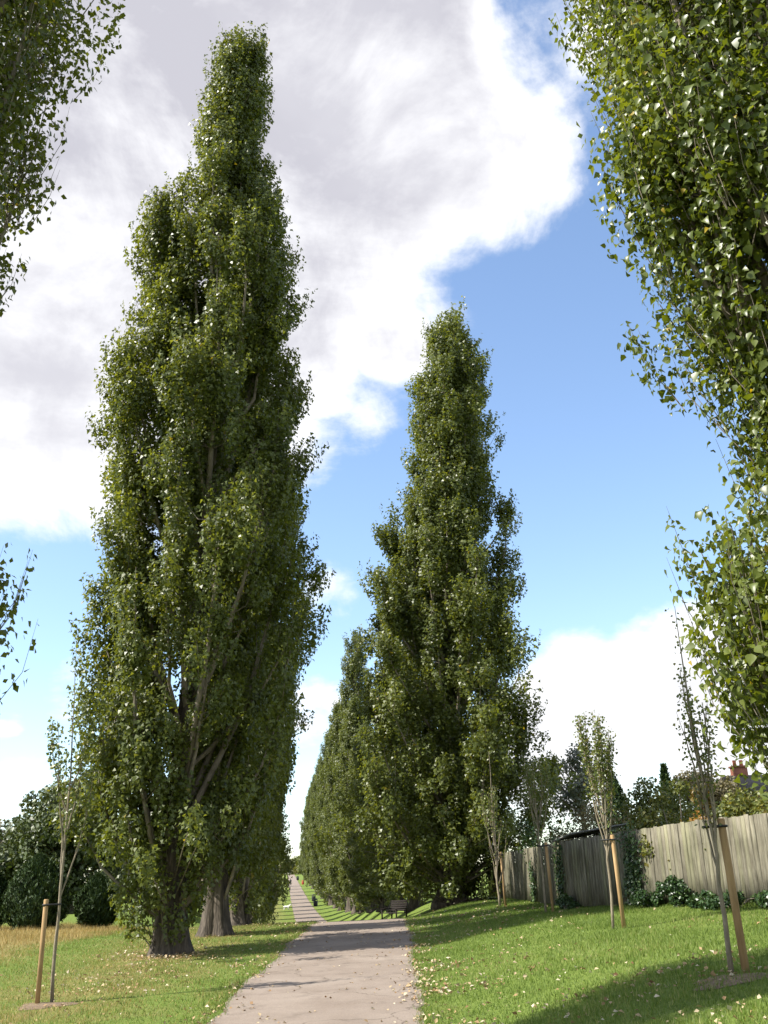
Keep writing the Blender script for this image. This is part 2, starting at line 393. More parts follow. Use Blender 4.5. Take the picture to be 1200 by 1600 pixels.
def ground_mat():
    m, nt, N, L, b = mat_new('lawn')
    g = N.new('ShaderNodeNewGeometry')

    def noise(scale, det, ro=.6):
        n = N.new('ShaderNodeTexNoise'); n.inputs['Scale'].default_value = scale; n.inputs['Detail'].default_value = det; n.inputs['Roughness'].default_value = ro
        L.new(g.outputs['Position'], n.inputs['Vector']); return n.outputs[0]
    fine = ramp_node(N, L, noise(9, 10, .7), [(.25, (.07, .104, .02)), (.5, (.12, .168, .034)), (.75, (.175, .212, .055))])
    dry = ramp_node(N, L, noise(7, 10, .7), [(.25, (.11, .10, .03)), (.75, (.27, .22, .09))])
    patch = N.new('ShaderNodeAttribute'); patch.attribute_name = 'dry'
    pn = noise(.9, 6, .6)
    ad = N.new('ShaderNodeMath'); ad.operation = 'ADD'; L.new(patch.outputs['Fac'], ad.inputs[0]); L.new(pn, ad.inputs[1])
    mr = N.new('ShaderNodeMapRange'); mr.interpolation_type = 'SMOOTHSTEP'; mr.inputs[1].default_value = .62; mr.inputs[2].default_value = 1.15; L.new(ad.outputs[0], mr.inputs[0])
    mx = N.new('ShaderNodeMix'); mx.data_type = 'RGBA'; L.new(mr.outputs[0], mx.inputs[0]); L.new(fine, mx.inputs[6]); L.new(dry, mx.inputs[7])
    L.new(mx.outputs[2], b.inputs['Base Color']); b.inputs['Roughness'].default_value = .95; b.inputs['Specular IOR Level'].default_value = .1
    bp = N.new('ShaderNodeBump'); bp.inputs['Strength'].default_value = .8; bp.inputs['Distance'].default_value = .05; L.new(noise(30, 6), bp.inputs['Height']); L.new(bp.outputs[0], b.inputs['Normal'])
    return m


def path_mat():
    m, nt, N, L, b = mat_new('tarmac_path')
    g = N.new('ShaderNodeNewGeometry')

    def noise(scale, det, ro=.6):
        n = N.new('ShaderNodeTexNoise'); n.inputs['Scale'].default_value = scale; n.inputs['Detail'].default_value = det; n.inputs['Roughness'].default_value = ro
        L.new(g.outputs['Position'], n.inputs['Vector']); return n.outputs[0]
    big = ramp_node(N, L, noise(.7, 6, .65), [(.3, (.180, .142, .113)), (.5, (.215, .174, .141)), (.7, (.250, .206, .169))])
    fine = ramp_node(N, L, noise(55, 8, .75), [(.28, (.62, .62, .62)), (.5, (1, 1, 1)), (.72, (1.3, 1.29, 1.26))])
    mx0 = N.new('ShaderNodeMix'); mx0.data_type = 'RGBA'; mx0.blend_type = 'MULTIPLY'; mx0.inputs[0].default_value = 1; L.new(big, mx0.inputs[6]); L.new(fine, mx0.inputs[7])
    # stains and fine cracks
    st = ramp_node(N, L, noise(2.3, 8, .7), [(.36, (.70, .69, .68)), (.47, (1, 1, 1))])
    mx1 = N.new('ShaderNodeMix'); mx1.data_type = 'RGBA'; mx1.blend_type = 'MULTIPLY'; mx1.inputs[0].default_value = .6; L.new(mx0.outputs[2], mx1.inputs[6]); L.new(st, mx1.inputs[7])
    wn = N.new('ShaderNodeTexNoise'); wn.inputs['Scale'].default_value = 1.2; wn.inputs['Detail'].default_value = 5; L.new(g.outputs['Position'], wn.inputs['Vector'])
    wm = N.new('ShaderNodeVectorMath'); wm.operation = 'MULTIPLY_ADD'; wm.inputs[1].default_value = (1.1, 1.1, 1.1); L.new(wn.outputs['Color'], wm.inputs[0]); L.new(g.outputs['Position'], wm.inputs[2])
    vo = N.new('ShaderNodeTexVoronoi'); vo.feature = 'DISTANCE_TO_EDGE'; vo.inputs['Scale'].default_value = .38; L.new(wm.outputs[0], vo.inputs['Vector'])
    cr = ramp_node(N, L, vo.outputs['Distance'], [(.0, (.45, .43, .4)), (.008, (1, 1, 1))])
    mx = N.new('ShaderNodeMix'); mx.data_type = 'RGBA'; mx.blend_type = 'MULTIPLY'; mx.inputs[0].default_value = 1.0; L.new(mx1.outputs[2], mx.inputs[6]); L.new(cr, mx.inputs[7])
    L.new(mx.outputs[2], b.inputs['Base Color']); b.inputs['Roughness'].default_value = .85; b.inputs['Specular IOR Level'].default_value = .25
    bp = N.new('ShaderNodeBump'); bp.inputs['Strength'].default_value = .5; bp.inputs['Distance'].default_value = .01; L.new(noise(90, 4), bp.inputs['Height']); L.new(bp.outputs[0], b.inputs['Normal'])
    return m


# ------------------------------------------------------------------ ground and path
def grid_axis(bounds):
    out = []
    for a, b_, s in bounds: out += list(np.arange(a, b_, s))
    return np.array(out + [bounds[-1][1]])


def dryness(x, y):
    """long straw-coloured grass on the left, worn grass under the left trees"""
    u = x - pathx(y)
    d = sm((-u - 7.2) / 2.5) * sm((y - 20.5) / 4) * sm((54 - y) / 6) * .62
    d = np.maximum(d, .42 * np.exp(-((u + 4.6) / 2.6)**2) * sm((y - 12) / 5))
    d = np.maximum(d, .34 * np.exp(-((np.abs(u) - 1.55) / .35)**2))
    for tx, ty in ((-5.58, 25.55), (-5.3, 30.4), (-5.85, 37.3), (2.25, 46.5)): d = np.maximum(d, .75 * np.exp(-(((x - tx)**2 + (y - ty)**2) / 1.6)))
    return d


ax = grid_axis([(-1500, -300, 150), (-300, -60, 20), (-60, -20, 2), (-20, 14, .5), (14, 60, 2), (60, 300, 20), (300, 1500, 150)])
ay = grid_axis([(-60, 0, 4), (0, 60, .5), (60, 200, 2), (200, 500, 5), (500, 1000, 50), (1000, 2500, 150)])
gx, gy = np.meshgrid(ax, ay)
rs = np.random.RandomState(1)
gzz = gz(gx, gy)
nx, ny = len(ax), len(ay)
idx = np.arange(nx * ny).reshape(ny, nx)
Q = np.stack([idx[:-1, :-1], idx[:-1, 1:], idx[1:, 1:], idx[1:, :-1]], -1).reshape(-1, 4)
me = mesh_np('ground', np.stack([gx, gy, gzz], -1).reshape(-1, 3), Q, smooth=True)
at = me.attributes.new('dry', 'FLOAT', 'POINT'); at.data.foreach_set('value', dryness(gx, gy).ravel().astype(np.float32))
link('ground', me, ground_mat(), kind='structure')

py = grid_axis([(-20, 60, .25), (60, 200, 1), (200, 470, 3)])
V = []; rows = 9
el = np.cumsum(rs.randn(len(py))) * .03; el -= np.linspace(el[0], el[-1], len(py))
edge_l = .05 * np.sin(py * .9) + .035 * np.sin(py * 2.7 + 1) + rs.randn(len(py)) * .02
edge_r = .05 * np.sin(py * .7 + 2) + .035 * np.sin(py * 2.3) + rs.randn(len(py)) * .02
for i, y in enumerate(py):
    cx = float(pathx(y))
    xs = np.linspace(cx - 1.52 + edge_l[i], cx + 1.52 + edge_r[i], rows)
    off = .012 if y < 60 else (.03 if y < 200 else .08)
    for x in xs: V.append((x, y, gzf(x, y) + off))
idx = np.arange(len(py) * rows).reshape(len(py), rows)
Q = np.stack([idx[:-1, :-1], idx[:-1, 1:], idx[1:, 1:], idx[1:, :-1]], -1).reshape(-1, 4)
link('path', mesh_np('path', V, Q, smooth=True), path_mat(), kind='structure')


# ------------------------------------------------------------------ poplars
def poplar_data(seed, H, prof, n_limbs, plumes_per, leaves_per, leaf, trunk_r, zlow, extra=(), zdense=None, plume=(.40, .78), skirt=0, mat='poplar', azbias=None, lobes=.22, clothe=90, twigs=0, tri=True):
    """returns meshes (trunk, branches, crown) for one poplar standing at the origin.
    prof: (height, radius) pairs of the crown; extra: hand-placed limbs (az, zs, ze, r_end)"""
    R = np.random.RandomState(seed)
    pz = np.array([p[0] for p in prof]); pr = np.array([p[1] for p in prof])
    q0 = R.rand(5) * 6.28
    env = lambda z: np.interp(z, pz, pr)
    lobe = lambda az, z: 1 + lobes * (.5 * np.sin(2 * az + z * .42 + q0[0]) + .4 * np.sin(3 * az - z * .75 + q0[1]) + .45 * np.sin(z * 1.15 + 1.3 * np.sin(az + q0[2]) + q0[3]))
    trunk = Acc(); br = Acc()
    lean = R.randn(2) * .006
    axis = lambda z: np.array([lean[0] * z + .12 * math.sin(z * .31 + seed), lean[1] * z + .12 * math.cos(z * .27 + seed * 2)]) * min(1, z / 4)
    zs = np.concatenate([[-.25, 0, .15, .35, .6, 1, 1.6, 2.4, 3.4], np.linspace(4.8, H * .97, 14)])
    ph = R.rand(4) * 6.28
    lob = R.randint(5, 8)

    def wob(a, i):
        f = math.exp(-max(zs[i], 0) / 1.3)
        return 1 + (.10 + .22 * f) * np.sin(a * lob + ph[0]) * .6 + (.06 + .12 * f) * np.sin(a * 3 + ph[1]) + .05 * np.sin(a * 11 + ph[2] + zs[i])
    rr = [trunk_r * ((1 - z / H * .97)**1.25 * .86 + .34 * math.exp(-max(z, 0) / .35)) if z > -.1 else trunk_r * 1.25 for z in zs]
    trunk.tube([(*axis(z), z) for z in zs], rr, sides=22, wob=wob)
    PC = []; PA = []; PW = []   # plume centres, axes, scale
    ga = R.rand() * 6.28
    limbs = [(*e, True) for e in extra]
    for k in range(n_limbs):
        u = (k + R.rand()) / n_limbs
        ze = zlow + 1.2 + (H * .985 - zlow - 1.2) * u**.92
        Ln = min(ze - .4, R.uniform(4.0, 9.0) * (1 - .35 * u))
        az = ga + k * 2.39996 + R.randn() * .35
        if azbias and R.rand() < azbias[1]: az = azbias[0] + R.randn() * .7
        limbs.append((az, max(.6, ze - Ln), ze, env(ze) * lobe(az, ze) * (R.uniform(.3, 1.0)**.5) * .9, False))
    for az, z0, z1, rend, free in limbs:
        n = 8; t = np.linspace(0, 1, n); z = z0 + (z1 - z0) * t
        rad = rend * (1 - (1 - t)**1.55); rad = rad if free else np.minimum(rad, env(z) * .92)
        wig = R.randn(2, n).cumsum(1) * .05
        base = np.array([axis(q) for q in z])
        pts = np.stack([base[:, 0] + np.cos(az) * rad + wig[0], base[:, 1] + np.sin(az) * rad + wig[1], z], 1); pts[0, :2] = base[0]
        r0 = .022 + .0085 * (z1 - z0)
        br.tube(pts, r0 * (1 - t)**.8 + .012, sides=5, cap=False)
        m = max(3, int(plumes_per * (z1 - z0) / 6.5 * (1.4 if free else 1)))
        for q in range(m):
            s = R.uniform(.28, 1.02) if q else 1.0
            p = np.array([np.interp(min(s, 1), t, pts[:, c]) for c in range(3)])
            a2 = az + R.randn() * 1.2; o = abs(R.randn()) * .45 * (1.2 - .4 * s)
            c = p + np.array([math.cos(a2) * o, math.sin(a2) * o, R.uniform(.1, .7)])
            ax_ = axis(c[2]); d = c[:2] - ax_; dl = np.hypot(*d); mx_ = env(c[2]) * lobe(math.atan2(d[1], d[0]), c[2]) * 1.04 + .15
            if free: mx_ = mx_ * 1.02
            if dl > mx_: c[:2] = ax_ + d / dl * mx_
            if c[2] > H: c[2] = H - R.rand() * .5
            br.tube(np.stack([p, p * .5 + c * .5 + (0, 0, -.06), c + (0, 0, plume[1] * .8)]), [.018, .012, .005], sides=3, cap=False)
            out = np.array([math.cos(a2) * .22, math.sin(a2) * .22, 1.0])
            PC.append(c); PA.append(out / np.linalg.norm(out)); PW.append(R.uniform(.7, 1.25))
    for k in range(int(H * 1.3)):       # leader
        z = R.uniform(H * .55, H - .3); a2 = R.rand() * 6.28; o = env(z) * R.rand() * .6; b_ = axis(z)
        PC.append(np.array([b_[0] + math.cos(a2) * o, b_[1] + math.sin(a2) * o, z])); PA.append(np.array([0, 0, 1.])); PW.append(R.uniform(.7, 1.1))
    for k in range(skirt):              # shoots growing from the foot of the trunk
        z = R.uniform(.5, zlow + 2.0 + skirt * .012); a2 = R.rand() * 6.28; o = trunk_r + abs(R.randn()) * env(z + 1.0) * .45
        c = np.array([math.cos(a2) * o, math.sin(a2) * o, z])
        br.tube(np.stack([np.array([math.cos(a2) * trunk_r * .8, math.sin(a2) * trunk_r * .8, max(.05, z - 1.1)]), c]), [.02, .008], sides=3, cap=False)
        PC.append(c); PA.append(np.array([math.cos(a2) * .2, math.sin(a2) * .2, .97])); PW.append(R.uniform(.6, 1.0))
    for k in range(clothe):             # short shoots that clothe the stem
        z = 2.3 + (H * .6) * R.rand()**1.2; a2 = R.rand() * 6.28; b_ = axis(z); o = trunk_r * .6 + abs(R.randn()) * .55
        PC.append(np.array([b_[0] + math.cos(a2) * o, b_[1] + math.sin(a2) * o, z])); PA.append(np.array([math.cos(a2) * .2, math.sin(a2) * .2, .97])); PW.append(R.uniform(.6, 1.0))
    PC = np.array(PC); PA = np.array(PA); PW = np.array(PW)
    cnt = np.maximum(6, (leaves_per * PW**2)).astype(int)
    if zdense: cnt = np.where(PC[:, 2] > zdense, cnt // 5, cnt)
    ii = np.repeat(np.arange(len(PC)), cnt); n = len(ii)
    NS = 8                                  # upright shoots per plume; the leaves sit along them
    nP = len(PC); sh = R.randint(NS, size=n)
    sa = R.rand(nP, NS) * 6.283; sr = R.rand(nP, NS)**.5; stp = R.uniform(.45, 1.0, (nP, NS))
    tt = R.rand(n)**.85
    sh_a = sa[ii, sh]; sh_r = sr[ii, sh]; top = stp[ii, sh]
    a = plume[0] * PW[ii]; c_ = plume[1] * PW[ii]
    def shoot(t, ang, rad_, tp, aa, cc):
        spread = rad_ * aa * (.35 + .75 * np.sin(np.minimum(t, 1) * 2.1))
        return np.stack([np.cos(ang) * spread, np.sin(ang) * spread, (-.9 + t * (.9 + tp)) * cc], -1)
    loc = shoot(tt, sh_a, sh_r, top, a, c_)
    P = PC[ii] + np.concatenate([loc[:, :2], np.zeros((n, 1))], 1) + PA[ii] * loc[:, 2:3]
    d = np.stack([np.cos(sh_a), np.sin(sh_a), np.zeros(n)], 1)
    P = P + unit(R.randn(n, 3)) * (leaf * .35 + .06 * R.rand(n)[:, None])
    ball = R.rand(n) < .4                   # the rest fills the plume as a rounded mass
    d2 = unit(R.randn(n, 3)); r2 = R.rand(n)**.42
    B2 = PC[ii] + d2 * r2[:, None] * np.stack([a * .95, a * .95, c_ * .8], 1)
    P = np.where(ball[:, None], B2, P); d = np.where(ball[:, None], d2, d)
    if twigs:
        for k in range(nP):
            if PC[k, 2] > twigs: continue
            for q in range(3):
                l3 = shoot(np.array([0, .5, 1.]), sa[k, q], sr[k, q], stp[k, q], plume[0] * PW[k], plume[1] * PW[k])
                br.tube(PC[k] + np.concatenate([l3[:, :2], np.zeros((3, 1))], 1) + PA[k] * l3[:, 2:3], [.006, .004, .0015], sides=3, cap=False)
    outw = P.copy(); outw[:, 2] = 0; outw = unit(outw)
    Nn = unit(R.randn(n, 3) * .62 + outw * .5 + d * .6 + np.array([0, 0, .35]))
    T = unit(R.randn(n, 3) * .6 + np.array([0, 0, -.75]) + outw * .2)
    sz = leaf * R.uniform(.7, 1.25, n)
    if zdense: sz = np.where(P[:, 2] > zdense + 1, sz * 2.0, sz)
    rnd = np.clip(.08 + .84 * (.5 * R.rand(n) + .5 * R.rand(len(PC))[ii]), 0, .96); rnd = np.where(R.rand(n) < .004, 1.0, rnd)
    return trunk, br, (P, Nn, T, sz, rnd)


def poplar_meshes(*a, **k):
    trunk, br, (P, Nn, T, sz, rnd) = poplar_data(*a, **k)
    tri = k.get('tri', True)
    V, F = leaf_tri(P, Nn, T, sz) if tri else leaf_geo(P, Nn, T, sz)
    mt = trunk.mesh('trunk', smooth=True); mt.materials.append(M['bark'])
    mb = br.mesh('branches', smooth=True); mb.materials.append(M['limb'])
    mc = mesh_np('crown', V, F, rnd if tri else np.repeat(rnd, 2)); mc.materials.append(M[k.get('mat', 'poplar')])
    return mt, mb, mc


def place_poplar(ms, x, y, label, rot=0, sc=(1, 1, 1), group=None, lean=.045):
    t = thing('poplar_tree', label, 'tree', (x, y, gzf(x, y)), rot, group); t.scale = sc
    t.rotation_mode = 'QUATERNION'; t.rotation_quaternion = Quaternion((0, 1, 0), lean) @ Quaternion((0, 0, 1), rot)
    link('trunk', ms[0], None, t); link('branches', ms[1], None, t); link('crown', ms[2], None, t, 'stuff')
    return t


GL = 'poplars in the row left of the path'; GR = 'poplars in the row right of the path'
# the tall near one on the left, forked at the top
A = math.pi
prof1 = [(0, .5), (1.6, 1.7), (3, 2.5), (6, 2.8), (10, 3.0), (13, 2.85), (16, 2.45), (19, 2.05), (21, 1.65), (22.3, 1.1), (23.4, .65), (24.6, .58), (26, .65), (27.2, .40), (28.1, .2)]
ms = poplar_meshes(11, 28.1, prof1, 92, 13, 270, .098, .40, 1.4, skirt=26, clothe=110, lobes=.10, plume=(.42, .68),
                   extra=[(.0, 13, 22.0, 1.35), (-.5, 12, 21.0, 1.3), (.3, 11, 19.5, 1.6), (A, 13, 21.8, 1.5), (A + .3, 12, 20.6, 1.8), (A - .3, 11, 18.8, 1.7), (A + .5, 9, 17.0, 1.8), (-1.4, 9, 18, 2.2), (A, 8, 16.0, 2.2), (A + .1, 7, 14.5, 2.4), (A - .1, 5, 12.0, 2.5), (A + .4, 5, 10.0, 2.6), (A + .1, 3.5, 8.0, 2.7), (A - .2, 2.4, 6.5, 2.3), (A + .5, 2.2, 5.0, 1.9), (A + .2, 2.0, 4.2, 1.5)])
place_poplar(ms, -5.58, 25.55, 'tallest poplar with a forked top, foremost trunk on the left lawn beside the path', 0, group=GL, lean=.056)
prof2 = [(0, .5), (2, 1.3), (5, 2.2), (10, 2.7), (15, 2.7), (19, 2.3), (22, 1.7), (24.5, 1.1), (26, .5)]
ms2 = poplar_meshes(23, 26, prof2, 60, 13, 190, .118, .47, 2.0, skirt=10, lobes=.16)
place_poplar(ms2, -5.3, 30.4, 'poplar with wide flared trunk just behind the tallest one on the left', .6, (.86, .86, .84), group=GL, lean=.03)
ms3 = poplar_meshes(31, 26, prof2, 54, 12, 150, .135, .5, 1.8, skirt=12, lobes=.16)
place_poplar(ms3, -5.75, 37.3, 'third poplar of the left row, slim trunk with pale shoots at its foot', 2.1, (.82, .82, .9), GL, lean=.02)
# prototypes for the far rows
profF = [(0, .6), (1.5, 1.8), (4, 2.4), (9, 2.7), (15, 2.5), (20, 1.9), (24, 1.2), (26.5, .4)]
FA = poplar_meshes(41, 26.5, profF, 52, 12, 84, .19, .45, 1.2, skirt=16, mat='poplar_far')
FB = poplar_meshes(42, 26.5, profF, 52, 12, 84, .19, .45, 1.2, skirt=16, mat='poplar_far')
FC_ = poplar_meshes(43, 26.5, profF, 52, 12, 84, .19, .45, 1.2, skirt=16, mat='poplar_far')
protos = [FA, FB, FC_]
ORD = ['fourth', 'fifth', 'sixth', 'seventh', 'eighth', 'ninth', 'tenth', 'eleventh', 'twelfth', 'thirteenth', 'fourteenth', 'fifteenth', 'sixteenth', 'seventeenth', 'eighteenth', 'nineteenth', 'twentieth', 'twenty first', 'twenty second', 'twenty third', 'twenty fourth']
rng = random.Random(5)
for i, y in enumerate([45, 53, 61, 70, 79, 88, 98, 108, 119, 131, 144, 158, 173, 190, 208, 228, 250, 275]):
    s = rng.uniform(.86, 1.0)
    place_poplar(protos[i % 3], float(pathx(y)) - (4.7 if y < 75 else 4.8 if y < 140 else 5.2) + rng.uniform(-.2, .2), y, ORD[i] + ' poplar left of the path, counting onward from the tallest forked one', rng.uniform(0, 6.28), (.78, .78, s) if y < 75 else (.74, .74, s), GL, lean=.02 if y < 75 else 0)

# the broad cone right of the middle
profR = [(0, 1.9), (1.0, 3.7), (3, 4.4), (7, 4.5), (11, 4.15), (15, 3.5), (19, 2.5), (23, 1.95), (26, 1.35), (28.2, .8), (29.3, .35)]
msR = poplar_meshes(57, 29.3, profR, 112, 14, 200, .125, .55, .9, skirt=260, plume=(.48, .76), lobes=.06, clothe=200)
place_poplar(msR, 2.25, 46.5, 'broad cone-shaped poplar right of the path, foliage sweeping down to the grass', .3, (1.12, 1.12, 1.0), group=GR, lean=.05)
right = [(55, 4.0, 20), (63, 4.0, 15.5), (72, 4.0, 11.5), (82, 4.1, 12), (93, 4.2, 16), (104, 4.3, 21), (116, 4.5, 31), (128, 4.3, 25), (141, 4.2, 27), (155, 4.2, 25), (170, 4.2, 27), (187, 4.2, 25), (205, 4.2, 26), (225, 4.2, 25), (248, 4.2, 26), (275, 4.2, 25), (305, 4.2, 26), (340, 4.2, 26)]
for i, (y, off, h) in enumerate(right):
    s = h / 26.5; w = .75 + .25 * min(1, s)
    place_poplar(protos[(i + 1) % 3], float(pathx(y)) + off, y, (['second', 'third'] + ORD)[i] + ' poplar right of the path, counting onward from the broad cone-shaped one', rng.uniform(0, 6.28), (w, w, s), GR)

# near poplar on the left, trunk out of frame
prof0 = [(0, .4), (2, .8), (3.8, 1.3), (4.6, 1.5), (5.2, 1.4), (5.8, .8), (7.6, .75), (8.6, .95), (10.3, 1.45), (13, 2.15), (17, 2.7), (21, 2.4), (25, 1.4), (27.5, .5)]
ms0 = poplar_meshes(71, 27.5, prof0, 70, 17, 145, .085, .45, 2.2, zdense=18, lobes=.08, tri=False, extra=[(-.1, 2, 4.7, 1.5), (.4, 2.2, 4.9, 1.35), (-.6, 1.8, 4.2, 1.4)], twigs=14)
place_poplar(ms0, -5.9, 10.0, 'dark poplar leaning in at the upper left edge, trunk out of frame', .2, group=GL, lean=0)

# near poplar on the right: single leaves can be told apart
profN = [(0, .5), (1.2, 1.3), (1.8, 1.5), (3.0, 1.8), (3.4, 1.65), (3.9, 1.0), (4.8, .95), (5.6, 1.4), (6.6, 2.0), (8.0, 2.4), (9.0, 2.4), (13, 2.25), (18, 2.5), (23, 1.7), (27.5, .5)]
NX, NY = 4.55, 8.1
trunk, br, (P, Nn, T, sz, rnd) = poplar_data(83, 27.5, profN, 96, 16, 235, .074, .40, 1.0, zdense=15, plume=(.36, .70), azbias=(math.pi * 1.05, .4), lobes=.08, twigs=14,
    extra=[(A - .3, .8, 3.2, 1.55), (A - .7, .9, 3.1, 1.5), (A + .1, .8, 3.0, 1.45), (A + .5, .6, 2.6, 1.2), (A - .4, .4, 2.3, 1.2), (A - .9, .5, 2.5, 1.2)])
nt_ = thing('poplar_tree', 'near poplar filling the upper right edge, each glossy leaf large and sharp', 'tree', (NX, NY, gzf(NX, NY)), 0, GR)
trunk.obj('trunk', M['bark'], nt_, True); br.obj('branches', M['limb'], nt_, True)
W = P + np.array([NX, NY, gzf(NX, NY) - CAM_H])
MC = np.array(CAM_R)
pc = W @ MC
fx = 600 + 1550 * pc[:, 0] / -pc[:, 2]; fy = 800 - 1550 * pc[:, 1] / -pc[:, 2]
infr = (pc[:, 2] < -.5) & (fx > 5) & (fx < 1195) & (fy > 5) & (fy < 1500)
dist = np.linalg.norm(W, axis=1)
score = np.where(infr, sz / dist * np.abs(np.sum(unit(W) * Nn, 1)), 0)
# leaves on the side towards the camera and at the outline come first
score *= np.where(dist < np.percentile(dist[infr], 22) if infr.any() else True, 1, .25)
sel = np.argsort(-score)[:300]
keep = np.ones(len(P), bool); keep[sel] = False
sz = sz * np.random.RandomState(3).uniform(.7, 1.2, len(sz))
close = keep & infr & (dist < 10.5); rest_ = keep & ~close
V, F = leaf_curl(P[close], Nn[close], T[close], sz[close], np.random.RandomState(4).uniform(.1, .6, int(close.sum())))
V2, F2 = leaf_geo(P[rest_], Nn[rest_], T[rest_], sz[rest_])
mc = mesh_np('crown', np.concatenate([V, V2]), np.concatenate([F, F2 + len(V)]), np.concatenate([np.repeat(rnd[close], 6), np.repeat(rnd[rest_], 2)])); link('crown', mc, M['poplar_near'], nt_, 'stuff')
leaf_meshes = []
for k in range(4):
    # a fuller leaf: rounded triangle, folded along the midrib
    o = np.array([(0, 0, 0), (.30, .12, .05), (.44, .30, .09), (.32, .55, .06), (.14, .80, .02), (0, 1.0, -.04), (-.14, .80, .02), (-.32, .55, .06), (-.44, .30, .09), (-.30, .12, .05), (0, .5, 0)])
    f = [(10, i, i + 1) for i in range(9)] + [(10, 9, 0)]
    lm = mesh_np('leaf', o, np.array(f), np.full(len(f), .35 + .17 * k)); lm.materials.append(M['poplar_near']); leaf_meshes.append(lm)
for k, i in enumerate(sel):
    o = link('leaf', leaf_meshes[k % 4], None, nt_)
    n = Vector(Nn[i]).normalized(); t = Vector(T[i]); t = (t - n * t.dot(n)).normalized(); b_ = t.cross(n)
    mt = Matrix((b_, t, n)).transposed().to_4x4() @ Matrix.Scale(sz[i], 4)
    mt.translation = Vector(P[i]); o.matrix_local = mt


# ------------------------------------------------------------------ fence
FPT = np.array([(9.95, 14.5), (4.66, 29.5), (4.1, 50.0)])
FSEG = np.linalg.norm(np.diff(FPT, axis=0), axis=1); FCUM = np.concatenate([[0], np.cumsum(FSEG)]); flen = float(FCUM[-1])


def fpos(s):
    """point on the fence line and the heading there"""
    k = 0 if s < FCUM[1] else 1
    d = (FPT[k + 1] - FPT[k]) / FSEG[k]
    return FPT[k] + d * (s - FCUM[k]), math.atan2(d[1], d[0]), d


fence = thing('board_fence', 'weathered grey close-boarded fence along the right side of the grass', 'fence', (0, 0, 0), 0)
FH = 1.72
bmeshes = []
for k in range(5):
    R = np.random.RandomState(200 + k); a = Acc()
    w = .158; h = FH
    prof_ = np.array([(-w / 2, -.004), (w / 2, -.012 + .002 * k / 5), (w / 2, .002), (-w / 2, .010)])
    zz = [0, .6, 1.2, h + (k - 2) * .005]
    V = []; jx = R.randn(4) * .003
    for q, z in enumerate(zz): V += [(p[0] + jx[q], p[1], z) for p in prof_]
    Qd = []
    for q in range(3):
        for j in range(4): Qd.append((q * 4 + j, q * 4 + (j + 1) % 4, q * 4 + 4 + (j + 1) % 4, q * 4 + 4 + j))
    Qd += [(3, 2, 1, 0), (12, 13, 14, 15)]
    a.add(V, Qd); bmm = a.mesh('board'); bmm.materials.append(M['fence']); bmeshes.append(bmm)
R = np.random.RandomState(9)
s = 0.0; i = 0
while s < flen - .05 and i < 295:
    p, an, d = fpos(s)
    o = link('board', bmeshes[R.randint(5)], None, fence)
    o.location = (p[0], p[1], gzf(p[0], p[1]) + .04 + R.randn() * .007); o.rotation_euler = Euler((RAD(1.0 + R.randn() * .25), RAD(R.randn() * .14), an), 'XYZ')
    s += .144; i += 1
ps = list(np.arange(.2, FCUM[1], 2.6)) + list(np.arange(FCUM[1], flen, 2.6))
for k, s in enumerate(ps):
    p, an, d = fpos(s); nrm = np.array([-d[1], d[0]])
    a = Acc(); a.box(0, 0, FH * .5 - .05, .10, .10, FH); o = a.obj('post', M['fence'], fence)
    o.location = (p[0] - nrm[0] * .13, p[1] - nrm[1] * .13, gzf(*p)); o.rotation_euler = (0, 0, an)
    if k + 1 < len(ps):
        q, an2, d2 = fpos(ps[k + 1] - .02)
        for hh in (.35, 1.0, 1.55):
            a = Acc(); a.tube([(p[0] - nrm[0] * .07, p[1] - nrm[1] * .07, gzf(*p) + hh), (q[0] - nrm[0] * .07, q[1] - nrm[1] * .07, gzf(*q) + hh)], [.035, .035], sides=4); a.obj('rail', M['fence'], fence)


